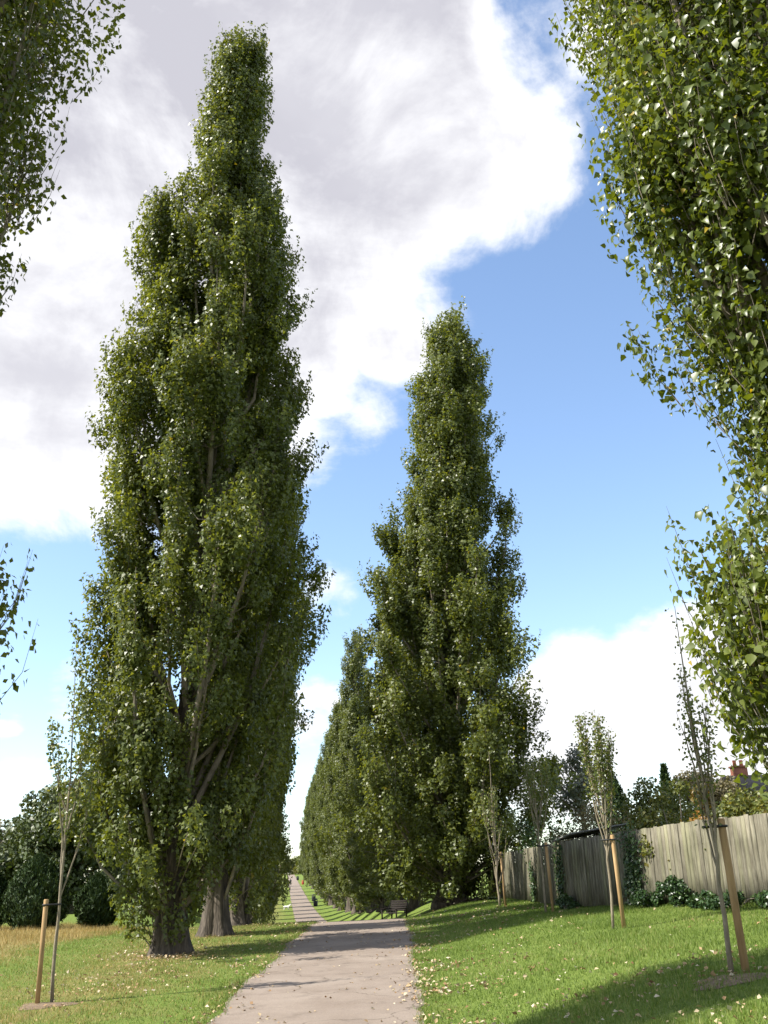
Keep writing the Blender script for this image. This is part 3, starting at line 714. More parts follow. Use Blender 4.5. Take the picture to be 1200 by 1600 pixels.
# ------------------------------------------------------------------ saplings and stakes
def sapling(name_label, x, y, H, seed, spread, nleaf, zb, lean=(0, 0), r=.032, leafsize=.062, nb=7, top=.35, blen=(.35, .62)):
    R = np.random.RandomState(seed)
    t = thing('poplar_sapling', name_label, 'sapling', (x, y, gzf(x, y)), 0, 'staked young poplars')
    a = Acc(); n = 14; tt = np.linspace(0, 1, n)
    w = R.randn(2, n).cumsum(1) * .012
    pts = np.stack([lean[0] * tt * H + w[0], lean[1] * tt * H + w[1], -.05 + tt * (H + .05)], 1)
    a.tube(pts, r * (1 - tt * .9), sides=8); a.obj('trunk', M['sap_bark'], t, True)
    b = Acc(); LP = []
    for k in range(nb):
        z0 = zb + (H * .7 - zb) * (k + R.rand() * .6) / nb * .8; az = k * 2.4 + R.randn() * .3
        L_ = R.uniform(*blen) * (H - z0); z1 = z0 + L_
        m = 9; s = np.linspace(0, 1, m); zz = z0 + (z1 - z0) * s
        c = np.array([[np.interp(q, pts[:, 2], pts[:, 0]), np.interp(q, pts[:, 2], pts[:, 1])] for q in zz])
        rad = spread * R.uniform(.6, 1.1) * (1 - (1 - s)**2.0)
        wg = R.randn(2, m).cumsum(1) * .012
        bp = np.stack([c[:, 0] + np.cos(az) * rad + wg[0], c[:, 1] + np.sin(az) * rad + wg[1], zz], 1); bp[0, :2] = c[0]
        b.tube(bp, .015 * (1 - s * .8) + .002, sides=5, cap=False)
        for q in range(int(nleaf / (nb + 1))):
            ss = R.uniform(top, 1)**.8; LP.append([np.interp(ss, s, bp[:, j]) for j in range(3)])
        for q in range(4):      # short twigs
            ss = R.uniform(.2, .9); p0 = np.array([np.interp(ss, s, bp[:, j]) for j in range(3)]); aa = R.rand() * 6.28
            p1 = p0 + np.array([math.cos(aa) * .08, math.sin(aa) * .08, R.uniform(.15, .4)])
            b.tube([p0, p1], [.006, .002], sides=3, cap=False)
            for g in range(5): LP.append(p0 + (p1 - p0) * R.rand())
    for q in range(nleaf // (nb + 1)):
        ss = R.uniform(.45, 1.0); LP.append([np.interp(ss, tt, pts[:, j]) for j in range(3)])
    b.obj('branches', M['sap_bark'], t, True)
    P = np.array(LP) + R.randn(len(LP), 3) * .05; n = len(P)
    V, F = leaf_geo(P, unit(R.randn(n, 3) + (-.2, -.3, .3)), unit(R.randn(n, 3) * .7 + (0, 0, -.5)), leafsize * R.uniform(.7, 1.2, n))
    link('leaves', mesh_np('leaves', V, F, np.repeat(R.rand(n) * .97, 2)), M['sapling'], t, 'stuff')
    return t


def stake(label, x, y, h, lean, to, r=.04):
    """round softwood stake with a rubber tie reaching to the sapling"""
    z = gzf(x, y); t = thing('tree_stake', label, 'stake', (x, y, z), 0, 'wooden stakes beside the saplings')
    a = Acc(); pts = [(0, 0, -.1), (lean[0] * .5, lean[1] * .5, h * .5), (lean[0], lean[1], h - .012), (lean[0], lean[1], h)]
    a.tube(pts, [r, r, r, r * .82], sides=14); a.obj('post', M['stake'], t, True)
    k = Acc(); c = np.array([lean[0] * .96, lean[1] * .96, h - .09]); e = np.array([to[0] - x, to[1] - y, h - .10])
    d = e - c; L_ = np.linalg.norm(d[:2]); d = d / L_; nrm = np.array([-d[1], d[0], 0])
    ring = []
    for q in range(21):
        an = q / 20 * 2 * math.pi
        o = c + (d * (math.cos(an) * (L_ / 2 + r * 1.2) + L_ / 2)) + nrm * math.sin(an) * (r * 1.25); ring.append((o[0], o[1], c[2]))
    k.tube(ring, .017, sides=6, cap=False); k.obj('rubber_tie', M['rubber'], t, True)


def soil(x, y, r, seed):
    R = np.random.RandomState(seed); n = 28
    V = [(x, y, gzf(x, y) + .03)]
    for ring, rr_ in enumerate((.55, 1.0)):
        for q in range(n):
            a = q / n * 6.283; k = r * rr_ * (1 + .18 * math.sin(3 * a + seed) + R.randn() * .07)
            V.append((x + math.cos(a) * k * 1.3, y + math.sin(a) * k, gzf(x + math.cos(a) * k * 1.3, y + math.sin(a) * k) + (.026 if ring == 0 else .004)))
    T_ = [(0, 1 + q, 1 + (q + 1) % n) for q in range(n)]; Qd = [(1 + q, 1 + n + q, 1 + n + (q + 1) % n, 1 + (q + 1) % n) for q in range(n)]
    link('soil_patch', mesh_np('soil_patch', V, [np.array(Qd), np.array(T_)], smooth=True), M['soil'], kind='structure')


sapling('slender young poplar on the left lawn, sparse leaves against the sky', -5.86, 18.1, 5.95, 301, .40, 900, 1.45, (-.003, 0), .034, .07, 6, .3)
stake('pale wooden stake tied to the sapling at the lower left', -6.06, 18.0, 1.62, (.03, 0), (-5.86, 18.1))
soil(-5.9, 17.9, .36, 1)
sapling('thin dark-stemmed young poplar at the right, nearest to the camera', 3.78, 12.75, 4.4, 302, .17, 620, .9, (-.012, .0), .034, .05, 8, .45)
stake('thick wooden stake tied to the nearest sapling on the right', 3.95, 12.7, 1.72, (-.02, 0), (3.77, 12.75), .046)
soil(3.7, 12.4, .38, 2)
sapling('leafy column-shaped young poplar in front of the fence, tied to a leaning stake', 3.98, 20.4, 4.1, 303, .34, 2400, 1.25, (.02, 0), .030, .058, 14, .3, (.7, .98))
stake('orange-brown wooden stake beside the leafy column-shaped sapling', 4.17, 20.35, 1.68, (-.02, 0), (3.98, 20.4))
sapling('young poplar with forked bare stem above its stake, third from the right edge', 3.78, 28.3, 4.05, 304, .36, 1000, 1.6, (.005, 0), .034, .06, 9, .45, (.7, .97))
stake('wooden stake beside the fork-stemmed sapling by the shaded fence', 3.98, 28.3, 1.75, (-.02, 0), (3.78, 28.3))
sapling('nearly leafless young poplar in front of the broad poplar', 3.2, 34.9, 5.0, 305, .30, 420, .5, (-.004, 0), .045, .07, 12, .5)
stake('wooden stake beside the nearly leafless sapling', 3.38, 34.9, 1.7, (-.02, 0), (3.2, 34.9))


# ------------------------------------------------------------------ other trees and shrubs
def foliage(R, centers, radii, n, leaf, flat=1.0, surf=.35, up=.4, tipz=-.3):
    centers = np.asarray(centers, float); radii = np.asarray(radii, float)
    w = radii**2; ii = R.choice(len(centers), n, p=w / w.sum())
    d = unit(R.randn(n, 3)); P = centers[ii] + d * (radii[ii] * R.rand(n)**surf)[:, None] * (1, 1, flat)
    Nn = unit(R.randn(n, 3) * .7 + d * .6 + (0, 0, up)); T = unit(R.randn(n, 3) * .8 + (0, 0, tipz) + d * .3)
    rnd = np.clip(.6 * R.rand(n) + .4 * R.rand(len(centers))[ii], 0, 1)
    V, F = leaf_geo(P, Nn, T, leaf * R.uniform(.6, 1.3, n)); return mesh_np('crown', V, F, np.repeat(rnd, 2))


def round_tree(name, label, cat, x, y, H, rx, zc, rz, nclump, nleaf, leaf, mat, seed, trunk_r=.25, clump=.35, z=None, gap=0.0, top_pow=.6, group=None):
    R = np.random.RandomState(seed); z = gzf(x, y) if z is None else z
    t = thing(name, label, cat, (x, y, z), 0, group)
    cs = []; rs_ = []; a = Acc()
    nn = 9; tt = np.linspace(0, 1, nn)
    wob = lambda an, i: 1 + .08 * np.sin(an * 4 + i)
    a.tube(np.stack([R.randn(nn).cumsum() * .03 * trunk_r, R.randn(nn).cumsum() * .03 * trunk_r, -.1 + tt * (zc + rz * .3)], 1), trunk_r * (1.25 - tt * .95), sides=10, wob=wob)
    a.obj('trunk', M['bark'], t, True); b = Acc()
    for k in range(nclump):
        d = R.randn(3); d /= np.linalg.norm(d); u = R.rand()**.42
        c = np.array([d[0] * rx * u, d[1] * rx * u, zc + d[2] * rz * u]); cs.append(c); rs_.append(rx * clump * R.uniform(.6, 1.2))
        z0 = max(.2, zc - rz * .7 + (c[2] - zc + rz) * .3 - .3 * rz * R.rand())
        p0 = np.array([0, 0, min(z0, c[2] - .1 * rz)]); mid = p0 * .5 + c * .5 + (0, 0, -.08 * rz)
        b.tube([p0, mid, c], [trunk_r * .35, trunk_r * .2, .02 * rx], sides=4, cap=False)
    b.obj('branches', M['limb'], t, True)
    mc = foliage(R, cs, rs_, nleaf, leaf); link('crown', mc, M[mat], t, 'stuff')
    return t


def yew(label, x, y, h, r, seed, n=16000):
    R = np.random.RandomState(seed); t = thing('yew_shrub', label, 'shrub', (x, y, gzf(x, y)), 0, 'clipped dark yews on the left field')
    a = Acc(); a.tube([(0, 0, -.1), (0, 0, h * .55)], [.14, .06], sides=8); a.obj('trunk', M['bark'], t, True)
    zt = R.rand(n); an = R.rand(n) * 6.283
    prof_ = np.interp(zt, [0, .12, .35, .6, .85, 1], [.62, .86, 1, .86, .45, .04])
    lum = 1 + .13 * np.sin(an * 4 + seed) * np.sin(zt * 8) + .09 * np.sin(an * 9 + zt * 15) + .06 * np.sin(an * 17 - zt * 23)
    rad = r * prof_ * lum * (1 - .22 * R.rand(n)**2)
    P = np.stack([np.cos(an) * rad, np.sin(an) * rad, .05 + zt * h], 1); o = np.stack([np.cos(an), np.sin(an), np.zeros(n)], 1)
    V, F = leaf_geo(P, unit(R.randn(n, 3) * .5 + o), unit(R.randn(n, 3) * .35 + o * .5 + (0, 0, 1.0)), .17 * R.uniform(.6, 1.3, n), width=.4)
    link('crown', mesh_np('crown', V, F, np.repeat(R.rand(n), 2)), M['yew'], t, 'stuff')


yew('large dark egg-shaped yew behind the left sapling', -15.8, 45.9, 2.9, 1.3, 1)
yew('dark yew cut off by the left edge of the photo', -18.4, 46.5, 2.8, 1.1, 2)
yew('smaller rounded yew between the left sapling and the tallest poplar', -13.9, 48.5, 2.15, .92, 3)
round_tree('broadleaf_tree', 'tall dark rounded tree far behind the yews on the left', 'tree', -26, 84, 10.5, 4.6, 6.2, 4.4, 60, 22000, .34, 'oak', 401, .5, .30, group='background trees left of the avenue')
round_tree('broadleaf_tree', 'lower dark tree spreading left of the tall rounded one', 'tree', -31.5, 88, 8.6, 4.0, 4.6, 3.4, 44, 13000, .34, 'oak', 402, .4, .32, group='background trees left of the avenue')
round_tree('pale_tree', 'pale grey bare-looking tree at the far left edge', 'tree', -36, 92, 7, 2.6, 4.6, 2.6, 30, 3800, .30, 'pale', 403, .25, .32)
for k, (x, y, h, r) in enumerate([(-19, 96, 8.5, 4.5), (-47, 120, 8, 5), (-60, 125, 9, 6), (-36, 140, 9, 5)]):
    round_tree('broadleaf_tree', ['dark tree seen between the poplar trunks on the left', 'distant tree at the far left beyond the field', 'farthest tree beyond the left field edge', 'distant dark tree far beyond the left field behind the yews'][k], 'tree', x, y, h, r, h * .5, h * .45, 40, 9000, .42, 'oak', 410 + k, .4, .32, group='background trees left of the avenue')

GB = 'garden trees and shrubs behind the fence'
round_tree('eucalyptus_tree', 'airy grey-green tree with open crown behind the fence', 'tree', 10.3, 58, 8, 2.0, 5.8, 2.2, 40, 5200, .17, 'euc', 421, .16, .26, group=GB)
round_tree('dome_tree', 'brownish dome-shaped tree behind the fence near the house', 'tree', 12.6, 42, 5, 1.35, 3.3, 1.45, 60, 11000, .11, 'brown_tree', 422, .15, .34, group=GB)


def conifer(label, x, y, h, r, seed, n, mat='yew', group=None, zlow=.02):
    R = np.random.RandomState(seed); t = thing('conifer', label, 'tree', (x, y, gzf(x, y)), 0, group)
    a = Acc(); a.tube([(0, 0, -.1), (0, 0, h * .9)], [.12, .02], sides=8); a.obj('trunk', M['bark'], t, True)
    zt = R.rand(n)**1.2; an = R.rand(n) * 6.283
    rad = r * (1 - zt)**.75 * (1 + .2 * np.sin(an * 6 + zt * 30)) * (1 - .4 * R.rand(n)**2)
    o = np.stack([np.cos(an), np.sin(an), np.zeros(n)], 1); P = o * rad[:, None] + np.stack([0 * zt, 0 * zt, h * (zlow + (1 - zlow) * zt)], 1)
    V, F = leaf_geo(P, unit(R.randn(n, 3) * .5 + o), unit(R.randn(n, 3) * .4 + o * .6 + (0, 0, .8)), .16 * R.uniform(.6, 1.3, n), width=.4)
    link('crown', mesh_np('crown', V, F, np.repeat(R.rand(n), 2)), M[mat], t, 'stuff')


conifer('small dark pointed conifer rising above the fence', 9.55, 36.5, 4.1, .5, 431, 7000, group=GB)
conifer('drooping dark conifer behind the leafy column-shaped sapling', 9.25, 44, 4.6, .95, 432, 6000, group=GB, zlow=.3)


def shrub(label, x, y, h, r, seed, n, leaf, mat, z=None, cat='shrub', name='garden_shrub', group=GB, k=16):
    R = np.random.RandomState(seed); t = thing(name, label, cat, (x, y, gzf(x, y) if z is None else z), 0, group)
    a = Acc(); cs = []; rr_ = []
    for q in range(k):
        an = R.rand() * 6.283; u = R.rand()**.6 * r; c = np.array([math.cos(an) * u, math.sin(an) * u, h * R.uniform(.25, .9) * (1 - .3 * u / r)])
        cs.append(c); rr_.append(min(r, h) * R.uniform(.22, .42)); a.tube([(0, 0, -.05), c * .6 + (0, 0, .05), c], [.03, .02, .008], sides=4, cap=False)
    a.obj('stems', M['limb'], t, True)
    link('leaves', foliage(R, cs, rr_, n, leaf), M[mat], t, 'stuff')


def behind(s, off):
    p, an, d = fpos(s); p = p - np.array([-d[1], d[0]]) * off
    return float(p[0]), float(p[1])


for k, (s, off, h, r, mat, lab) in enumerate([
        (5.6, 1.2, 3.0, 1.1, 'shrub', 'yellow-green shrub above the fence at the right edge'),
        (7.4, 1.2, 3.1, 1.1, 'shrub', 'leafy shrub above the fence just right of the nearest sapling'),
        (9.2, 1.2, 2.95, 1.0, 'shrub', 'leafy shrub above the fence just left of the nearest sapling'),
        (10.7, 1.0, 2.75, .75, 'shrub_orange', 'orange-tinged shrub spilling over the fence below the pointed conifer'),
        (12.0, 1.1, 3.15, 1.0, 'shrub', 'yellowish hedge shrub right of the leafy column-shaped sapling'),
        (13.4, 1.5, 3.3, 1.1, 'shrub', 'green shrub behind the leafy column-shaped sapling'),
        (16.0, 3.2, 3.0, 1.3, 'shrub', 'light green shrub showing over the shed roof'),
        (20.0, 1.8, 3.3, 1.6, 'brown_tree', 'brownish shrub above the shaded part of the fence'),
        (25.0, 1.6, 3.4, 1.7, 'ivy', 'dark shrub over the far shaded end of the fence')]):
    x, y = behind(s, off); shrub(lab, x, y, h, r, 500 + k, 6500, .09, mat, k=22)


def ivy(label, s0, s1, z0, z1, n, seed, leaf=.075, off=.07, ground=False):
    R = np.random.RandomState(seed); c = (s0 + s1) / 2; p, fang, fdir = fpos(c)
    t = thing('ivy', label, 'ivy', (p[0], p[1], 0), fang, 'ivy growing on the fence')
    a = Acc(); P = []
    for q in range(9):
        st = R.uniform(s0, s1) - c; m = 8; tt = np.linspace(0, 1, m); zt = z0 + (z1 - z0) * R.uniform(.55, 1.0)
        xs = st + R.randn(m).cumsum() * .06; base = gzf(*(p + fdir * st))
        pts = np.stack([xs, np.full(m, off * .6), base + z0 + (zt - z0) * tt], 1); a.tube(pts, .008, sides=4, cap=False)
        kk = n // 9; ss = R.rand(kk)
        pp = np.stack([np.interp(ss, tt, pts[:, j]) for j in range(3)], 1) + R.randn(kk, 3) * (.13, .03, .10); pp[:, 1] = off * .5 + abs(pp[:, 1] - off * .5) + .02
        P.append(pp)
    P = np.concatenate(P); nn = len(P)
    a.obj('stems', M['limb'], t, True)
    V, F = leaf_geo(P, unit(R.randn(nn, 3) * .5 + (0, 1, .35)), unit(R.randn(nn, 3) * .5 + (0, .2, -.8)), leaf * R.uniform(.6, 1.3, nn), width=1.0)
    link('leaves', mesh_np('leaves', V, F, np.repeat(R.rand(nn), 2)), M['ivy'], t, 'stuff')


ivy('dense ivy column on the fence beside the leafy column-shaped sapling', 12.2, 12.75, .1, 1.9, 1100, 601)
ivy('ivy hanging down the fence under the shed roof', 16.5, 17.3, .3, 1.95, 900, 602)
ivy('ivy climbing the fence near the dark shaded boards', 21.5, 22.3, .1, 1.5, 600, 603)
for k, (s, off, h, r, lab) in enumerate([(6.3, -.6, .45, .7, 'ivy mound at the foot of the fence by the right edge'), (7.9, -.55, .42, .7, 'ivy mound at the fence foot right of the nearest sapling'), (9.2, -.4, .36, .5, 'low ivy clump at the fence foot left of the nearest sapling'), (10.3, -.35, .75, .38, 'taller dark ivy bush against the fence below the pointed conifer'), (11.3, -.35, .45, .4, 'weedy clump at the fence foot below the orange shrub'), (15.6, -.35, .4, .4, 'bright weed clump at the fence foot beneath the shed roof')]):
    x, y = behind(s, off); shrub(lab, x, y, h * .85, r, 620 + k, 2000, .062, 'ivy', name='ivy_mound', group='ground ivy along the fence', k=12)

# ------------------------------------------------------------------ shed and house behind the fence
x, y = behind(17.4, 1.05)
shed = thing('garden_shed', 'low shed behind the fence, grey felt roof edge sloping above the boards', 'shed', (x, y, gzf(x, y)), fpos(17.4)[1])
a = Acc()
for xx in np.arange(-1.35, 1.4, .16): a.box(xx, .72, .86, .15, .02, 1.72); a.box(xx, -.72, .95, .15, .02, 1.9)
for yy in np.arange(-.62, .66, .16): a.box(-1.45, yy, .88, .02, .15, 1.75); a.box(1.45, yy, .88, .02, .15, 1.75)
a.obj('wall', M['fence'], shed)
a = Acc(); a.box(0, 0, 1.93, 3.2, 1.75, .035, np.array(Matrix.Rotation(RAD(-7), 3, 'X') @ Matrix.Rotation(RAD(1.5), 3, 'Y'))); a.obj('roof', M['felt'], shed)

hx, hy = 20.5, 53.0
house = thing('house', 'brick house with white wall, dark roof and chimney half hidden by leaves on the right', 'house', (hx, hy, .9), RAD(8))
a = Acc(); a.box(0, 0, 2.0, 7.4, 6, 4.0); a.obj('wall', M['brick'], house)
a = Acc(); a.box(-2.3, -3.03, 3.55, 1.9, .05, .95); a.obj('render_panel', M['white_paint'], house)
for wx in (-2.75, -1.75):
    f = Acc(); f.box(wx, -3.075, 3.5, .8, .03, .7); fo = f.obj('window', M['white_paint'], house)
    for gx_ in (-.19, .19):
        g = Acc(); g.box(wx + gx_, -3.097, 3.5, .32, .012, .58); g.obj('pane', M['glass'], fo)
a = Acc(); V = [(-3.9, -3.3, 4.02), (3.9, -3.3, 4.02), (3.9, 3.3, 4.02), (-3.9, 3.3, 4.02), (-3.9, 0, 5.1), (3.9, 0, 5.1)]
a.add(V, [(0, 1, 5, 4), (2, 3, 4, 5), (3, 2, 1, 0)], [(0, 4, 3), (1, 2, 5)]); roof = a.obj('roof', M['roof_tile'], house)
a = Acc(); a.box(-2.9, .1, 5.0, .7, .5, 1.0); a.box(-2.9, .1, 5.53, .8, .6, .09); ch = a.obj('chimney', M['brick'], house)
for q in (-.18, .18):
    a = Acc(); a.tube([(-2.9 + q, .1, 5.56), (-2.9 + q, .1, 5.72), (-2.9 + q, .1, 5.86)], [.11, .085, .10], sides=12); a.obj('chimney_pot', M['terracotta'], ch)
a = Acc(); a.tube([(-2.0, 0, 5.0), (-2.0, 0, 6.5)], [.02, .02], sides=5)
a.tube([(-2.3, 0, 6.4), (-1.5, 0, 6.4)], [.012, .012], sides=4)
for q in range(6): a.tube([(-2.25 + q * .14, -.2, 6.4), (-2.25 + q * .14, .2, 6.4)], [.008, .008], sides=4)
a.obj('aerial', M['black'], house)


# ------------------------------------------------------------------ bench, bins, dog, person
x, y = -.45, 51.0
bench = thing('park_bench', 'dark wooden bench under the broad poplar right of the path', 'bench', (x, y, gzf(x, y)), RAD(-62))
for q in range(5):
    a = Acc(); a.box(0, -.18 + q * .10, .44, 1.6, .085, .035); a.obj('seat_slat', M['dark_wood'], bench)
for q in range(5):
    a = Acc(); a.box(0, .30 + q * .022, .56 + q * .095, 1.6, .03, .085); a.obj('back_slat', M['dark_wood'], bench)
for sx in (-.74, .74):
    for yy, hh in ((-.2, .62), (.30, 1.0)):
        a = Acc(); a.tube([(sx, yy, 0), (sx, yy + (.10 if hh > .9 else 0), hh)], [.045, .04], sides=4); a.obj('leg', M['dark_wood'], bench)
    a = Acc(); a.box(sx, .06, .63, .07, .62, .04); a.obj('armrest', M['dark_wood'], bench)


def bin_(label, x, y, h, r, mat):
    t = thing('litter_bin', label, 'litter bin', (x, y, gzf(x, y)), 0, 'litter bins beside the far path')
    a = Acc(); a.tube([(0, 0, 0), (0, 0, .05), (0, 0, h * .7), (0, 0, h * .72)], [r * .9, r * .95, r, r * .96], sides=16); a.obj('body', M[mat], t, True)
    a = Acc(); a.tube([(0, 0, h * .80), (0, 0, h * .84), (0, 0, h * .95), (0, 0, h)], [r * .98, r * 1.05, r * .8, r * .2], sides=16); a.obj('hood', M[mat], t, True)
    for q in range(3):
        an = q * 2.094; a = Acc(); a.tube([(math.cos(an) * r * .9, math.sin(an) * r * .9, h * .7), (math.cos(an) * r * .9, math.sin(an) * r * .9, h * .82)], [.03, .03], sides=5); a.obj('bracket', M[mat], t)


bin_('nearer black litter bin on the grass right of the far path', -12.9, 159.5, 1.05, .33, 'black')
bin_('black litter bin just behind the nearer one, right of the far path', -14.9, 180.5, 1.1, .34, 'black')
bin_('small red litter bin on the grass right of the far path', -27.0, 292, 1.1, .34, 'red')
bin_('farthest black litter bin near the top of the path', -33.7, 346, 1.3, .42, 'black')


def skin_mesh(name, verts, edges, radii, mat, parent, root=0):
    me = bpy.data.meshes.new(name); me.from_pydata(verts, edges, []); o = link(name, me, mat, parent)
    sk = o.modifiers.new('skin', 'SKIN'); me.skin_vertices[0].data[root].use_root = True
    for i, r in enumerate(radii): me.skin_vertices[0].data[i].radius = (r, r)
    s = o.modifiers.new('sub', 'SUBSURF'); s.levels = 2; s.render_levels = 2
    return o


dog = thing('dog', 'small white dog walking on the grass left of the far path', 'dog', (-16.3, 150.6, gzf(-16.3, 150.6)), RAD(10))
dv = [(0, 0, .42), (.28, 0, .43), (-.28, 0, .44), (.44, 0, .56), (.56, 0, .66), (.72, 0, .62), (-.42, 0, .52), (-.56, 0, .66),
      (.27, .10, .36), (.30, .11, .18), (.33, .11, .02), (.27, -.10, .36), (.22, -.11, .18), (.20, -.11, .02),
      (-.26, .10, .36), (-.22, .11, .24), (-.32, .11, .15), (-.28, .11, .02), (-.30, -.10, .36), (-.28, -.11, .24), (-.40, -.11, .15), (-.37, -.11, .02)]
de = [(0, 1), (0, 2), (1, 3), (3, 4), (4, 5), (2, 6), (6, 7), (1, 8), (8, 9), (9, 10), (1, 11), (11, 12), (12, 13), (2, 14), (14, 15), (15, 16), (16, 17), (2, 18), (18, 19), (19, 20), (20, 21)]
dr = [.15, .17, .14, .10, .11, .05, .04, .02, .08, .045, .04, .08, .045, .04, .09, .06, .04, .04, .09, .06, .04, .04]
skin_mesh('body', dv, de, dr, M['dog'], dog)
for sy in (-.06, .06):
    a = Acc(); a.add([(.50, sy, .70), (.58, sy, .72), (.53, sy * 1.5, .84), (.53, sy * .6, .74)], None, [(0, 1, 2), (1, 3, 2), (3, 0, 2), (0, 3, 1)]); a.obj('ear', M['dog'], dog)

px_, py_ = -29.9, 287.0
man = thing('person', 'distant person in dark clothes walking at the left edge of the far path', 'person', (px_, py_, gzf(px_, py_)), RAD(180))
pv = [(0, 0, .95), (0, 0, 1.15), (0, .01, 1.40), (0, 0, 1.53), (.19, 0, 1.42), (.25, .03, 1.14), (.24, -.12, .92), (-.19, 0, 1.42), (-.25, -.03, 1.14), (-.24, -.16, .93),
      (.10, 0, .90), (.11, -.14, .50), (.11, -.10, .08), (.11, -.24, .04), (-.10, 0, .90), (-.11, .10, .50), (-.11, .28, .12), (-.11, .16, .04)]
pe = [(0, 1), (1, 2), (2, 3), (2, 4), (4, 5), (5, 6), (2, 7), (7, 8), (8, 9), (0, 10), (10, 11), (11, 12), (12, 13), (0, 14), (14, 15), (15, 16), (16, 17)]
pr_ = [.15, .14, .15, .06, .075, .05, .04, .075, .05, .04, .10, .07, .05, .045, .10, .07, .05, .045]
skin_mesh('body', pv, pe, pr_, M['cloth_dark'], man)
hv = [(0, 0, 1.53), (0, -.01, 1.62), (0, -.01, 1.72)]
skin_mesh('head', hv, [(0, 1), (1, 2)], [.055, .095, .085], M['skin'], man)
a = Acc(); a.tube([(0, .02, 1.64), (0, .015, 1.72), (0, .01, 1.79), (0, .01, 1.82)], [.115, .122, .09, .02], sides=12); a.obj('hair', M['black'], man, True)


# ------------------------------------------------------------------ grass, straw, fallen leaves (stuff)
def clearance(x, y):
    """0 on the path"""
    u = x - pathx(y); i = np.clip(np.searchsorted(py, y), 0, len(py) - 1)
    return np.where(u < 0, -u - 1.50 + edge_l[i], u - 1.50 - edge_r[i])


def blades(name, label, n, xr, yr, h, w, mat, seed, ypow=1.0, keepf=None, lean=.35, cl=0.0):
    R = np.random.RandomState(seed)
    y = yr[0] + (yr[1] - yr[0]) * R.rand(n)**ypow; x = pathx(y) + R.uniform(xr[0], xr[1], n)
    ok = clearance(x, y) > cl - .04 * R.rand(n)
    if keepf is not None: ok &= R.rand(n) < keepf(x, y)
    x = x[ok]; y = y[ok]; n = len(x); z = gz(x, y)
    clump = np.sin(x * 3.1 + np.sin(y * 2.3) * 2) * np.sin(y * 2.7 + x) * .3 + 1
    hh = h * R.uniform(.5, 1.3, n) * clump; ww = w * R.uniform(.6, 1.3, n)
    an = R.rand(n) * 6.283; d = np.stack([np.cos(an), np.sin(an)], 1); le = R.randn(n, 2) * lean
    b0 = np.stack([x - d[:, 0] * ww / 2, y - d[:, 1] * ww / 2, z - .004], 1); b1 = np.stack([x + d[:, 0] * ww / 2, y + d[:, 1] * ww / 2, z - .004], 1)
    tp = np.stack([x + le[:, 0] * hh, y + le[:, 1] * hh, z + hh], 1)
    V = np.stack([b0, b1, tp], 1).reshape(-1, 3); F = np.arange(3 * n).reshape(-1, 3)
    dr = dryness(x, y)
    lf = lowfreq(x, y, 12, 1.1); hh2 = lowfreq(x, y, 13, 2.6)
    tp[:, 2] += hh * .35 * np.clip(hh2, -1, 1)
    V = np.stack([b0, b1, tp], 1).reshape(-1, 3)
    rnd = np.clip(R.rand(n) * .85 * (1 - .2 * dr) + dr * .42 * R.rand(n) + .12 * (clump - 1) + .16 * lf, 0, 1)
    o = link(name, mesh_np(name, V, F, rnd), M[mat], kind='stuff'); o['label'] = label; o['category'] = 'grass'
    return o


strawf = lambda x, y: sm((-(x - pathx(y)) - 7.6 - .8 * np.sin(y * .7)) / 2.2) * sm((y - 20.5 - 1.2 * np.sin(x * .8)) / 3) * sm((54 - y) / 5)
blades('lawn_grass', 'short green mown grass on both sides of the path', 190000, (1.45, 9.2), (9, 44), .055, .011, 'grass', 1, 1.5)
blades('left_lawn_grass', 'short worn grass on the left lawn under the poplars', 170000, (-16, -1.45), (10, 48), .05, .011, 'grass', 2, 1.35, lambda x, y: 1 - .8 * strawf(x, y))
blades('straw_grass', 'long straw-coloured grass on the left field', 90000, (-32, -7), (18, 56), .17, .014, 'dry_grass', 3, 1.0, strawf, lean=.4)

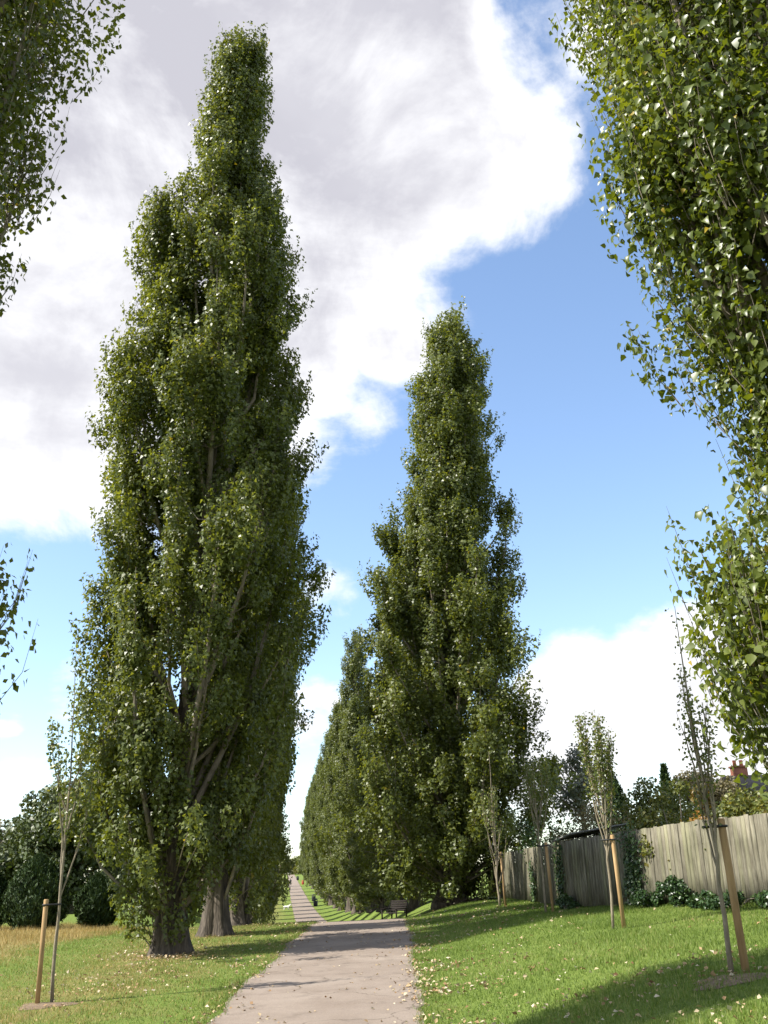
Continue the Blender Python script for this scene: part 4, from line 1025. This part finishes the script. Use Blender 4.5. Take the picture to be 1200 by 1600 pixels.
blades('verge_grass', 'longer ragged grass creeping over the edges of the path', 60000, (-2.0, 2.0), (10, 44), .075, .012, 'grass', 4, 1.4, lambda x, y: np.exp(-np.abs(clearance(x, y)) / .12), lean=.55, cl=-.05)
blades('dry_blades', 'withered blades among the worn grass under the left poplars', 70000, (-9, -1.5), (11, 40), .05, .011, 'dry_grass', 5, 1.3, lambda x, y: np.clip(dryness(x, y) * 1.6, 0, 1), lean=.7)
R = np.random.RandomState(77)
PX = []; PY = []
def scat(n, cx, sx, y0, y1):
    y = R.uniform(y0, y1, n); PX.append(pathx(y) + cx + R.randn(n) * sx); PY.append(y)
scat(800, 1.75, .28, 10, 34); scat(900, 2.4, .8, 10, 34); scat(330, 4.6, 1.8, 9, 34); scat(800, -3.9, 1.6, 13, 40); scat(260, -1.75, .3, 12, 40); scat(60, 0, .8, 11, 34)
scat(500, -4.4, 1.0, 19, 27); scat(500, 1.5, .10, 10, 34); scat(260, -1.5, .10, 11, 34); scat(300, -4.2, .7, 24, 27); scat(400, 4.0, 1.5, 28, 52); scat(300, 4.6, .8, 9, 15)
x = np.concatenate(PX); y = np.concatenate(PY); n = len(x)
keepl = R.rand(n) < np.clip(.45 + .8 * lowfreq(x, y, 31, 1.9), .06, 1); x = np.repeat(x[keepl], 2); y = np.repeat(y[keepl], 2); n = len(x)
x[1::2] += R.randn(len(x[1::2])) * .10; y[1::2] += R.randn(len(x[1::2])) * .14
onp = clearance(x, y) < .02
P = np.stack([x, y, gz(x, y) + np.where(onp, .022, .035 + .02 * R.rand(n))], 1)
V, F = leaf_geo(P, unit(R.randn(n, 3) * .45 + (0, 0, 1)), unit(R.randn(n, 3) * (1, 1, .25)), .060 * R.uniform(.5, 1.4, n), width=.7, fold=.2)
o = link('fallen_leaves', mesh_np('fallen_leaves', V, F, np.repeat(R.rand(n)**.8, 2)), M['litter'], kind='stuff'); o['label'] = 'pale and brown fallen leaves scattered over the grass'; o['category'] = 'leaves'
# hedge closing the far end of the avenue
for k, (x, y, h, r) in enumerate([(-44, 455, 6, 9), (-56, 460, 7, 9), (-34, 462, 8, 9)]):
    round_tree('distant_bush', ['light green bush at the very end of the path', 'distant bush left of the path end', 'distant bush right of the path end'][k], 'bush', x, y, h, r, h * .5, h * .5, 30, 5000, .8, 'shrub', 700 + k, .4, .35)
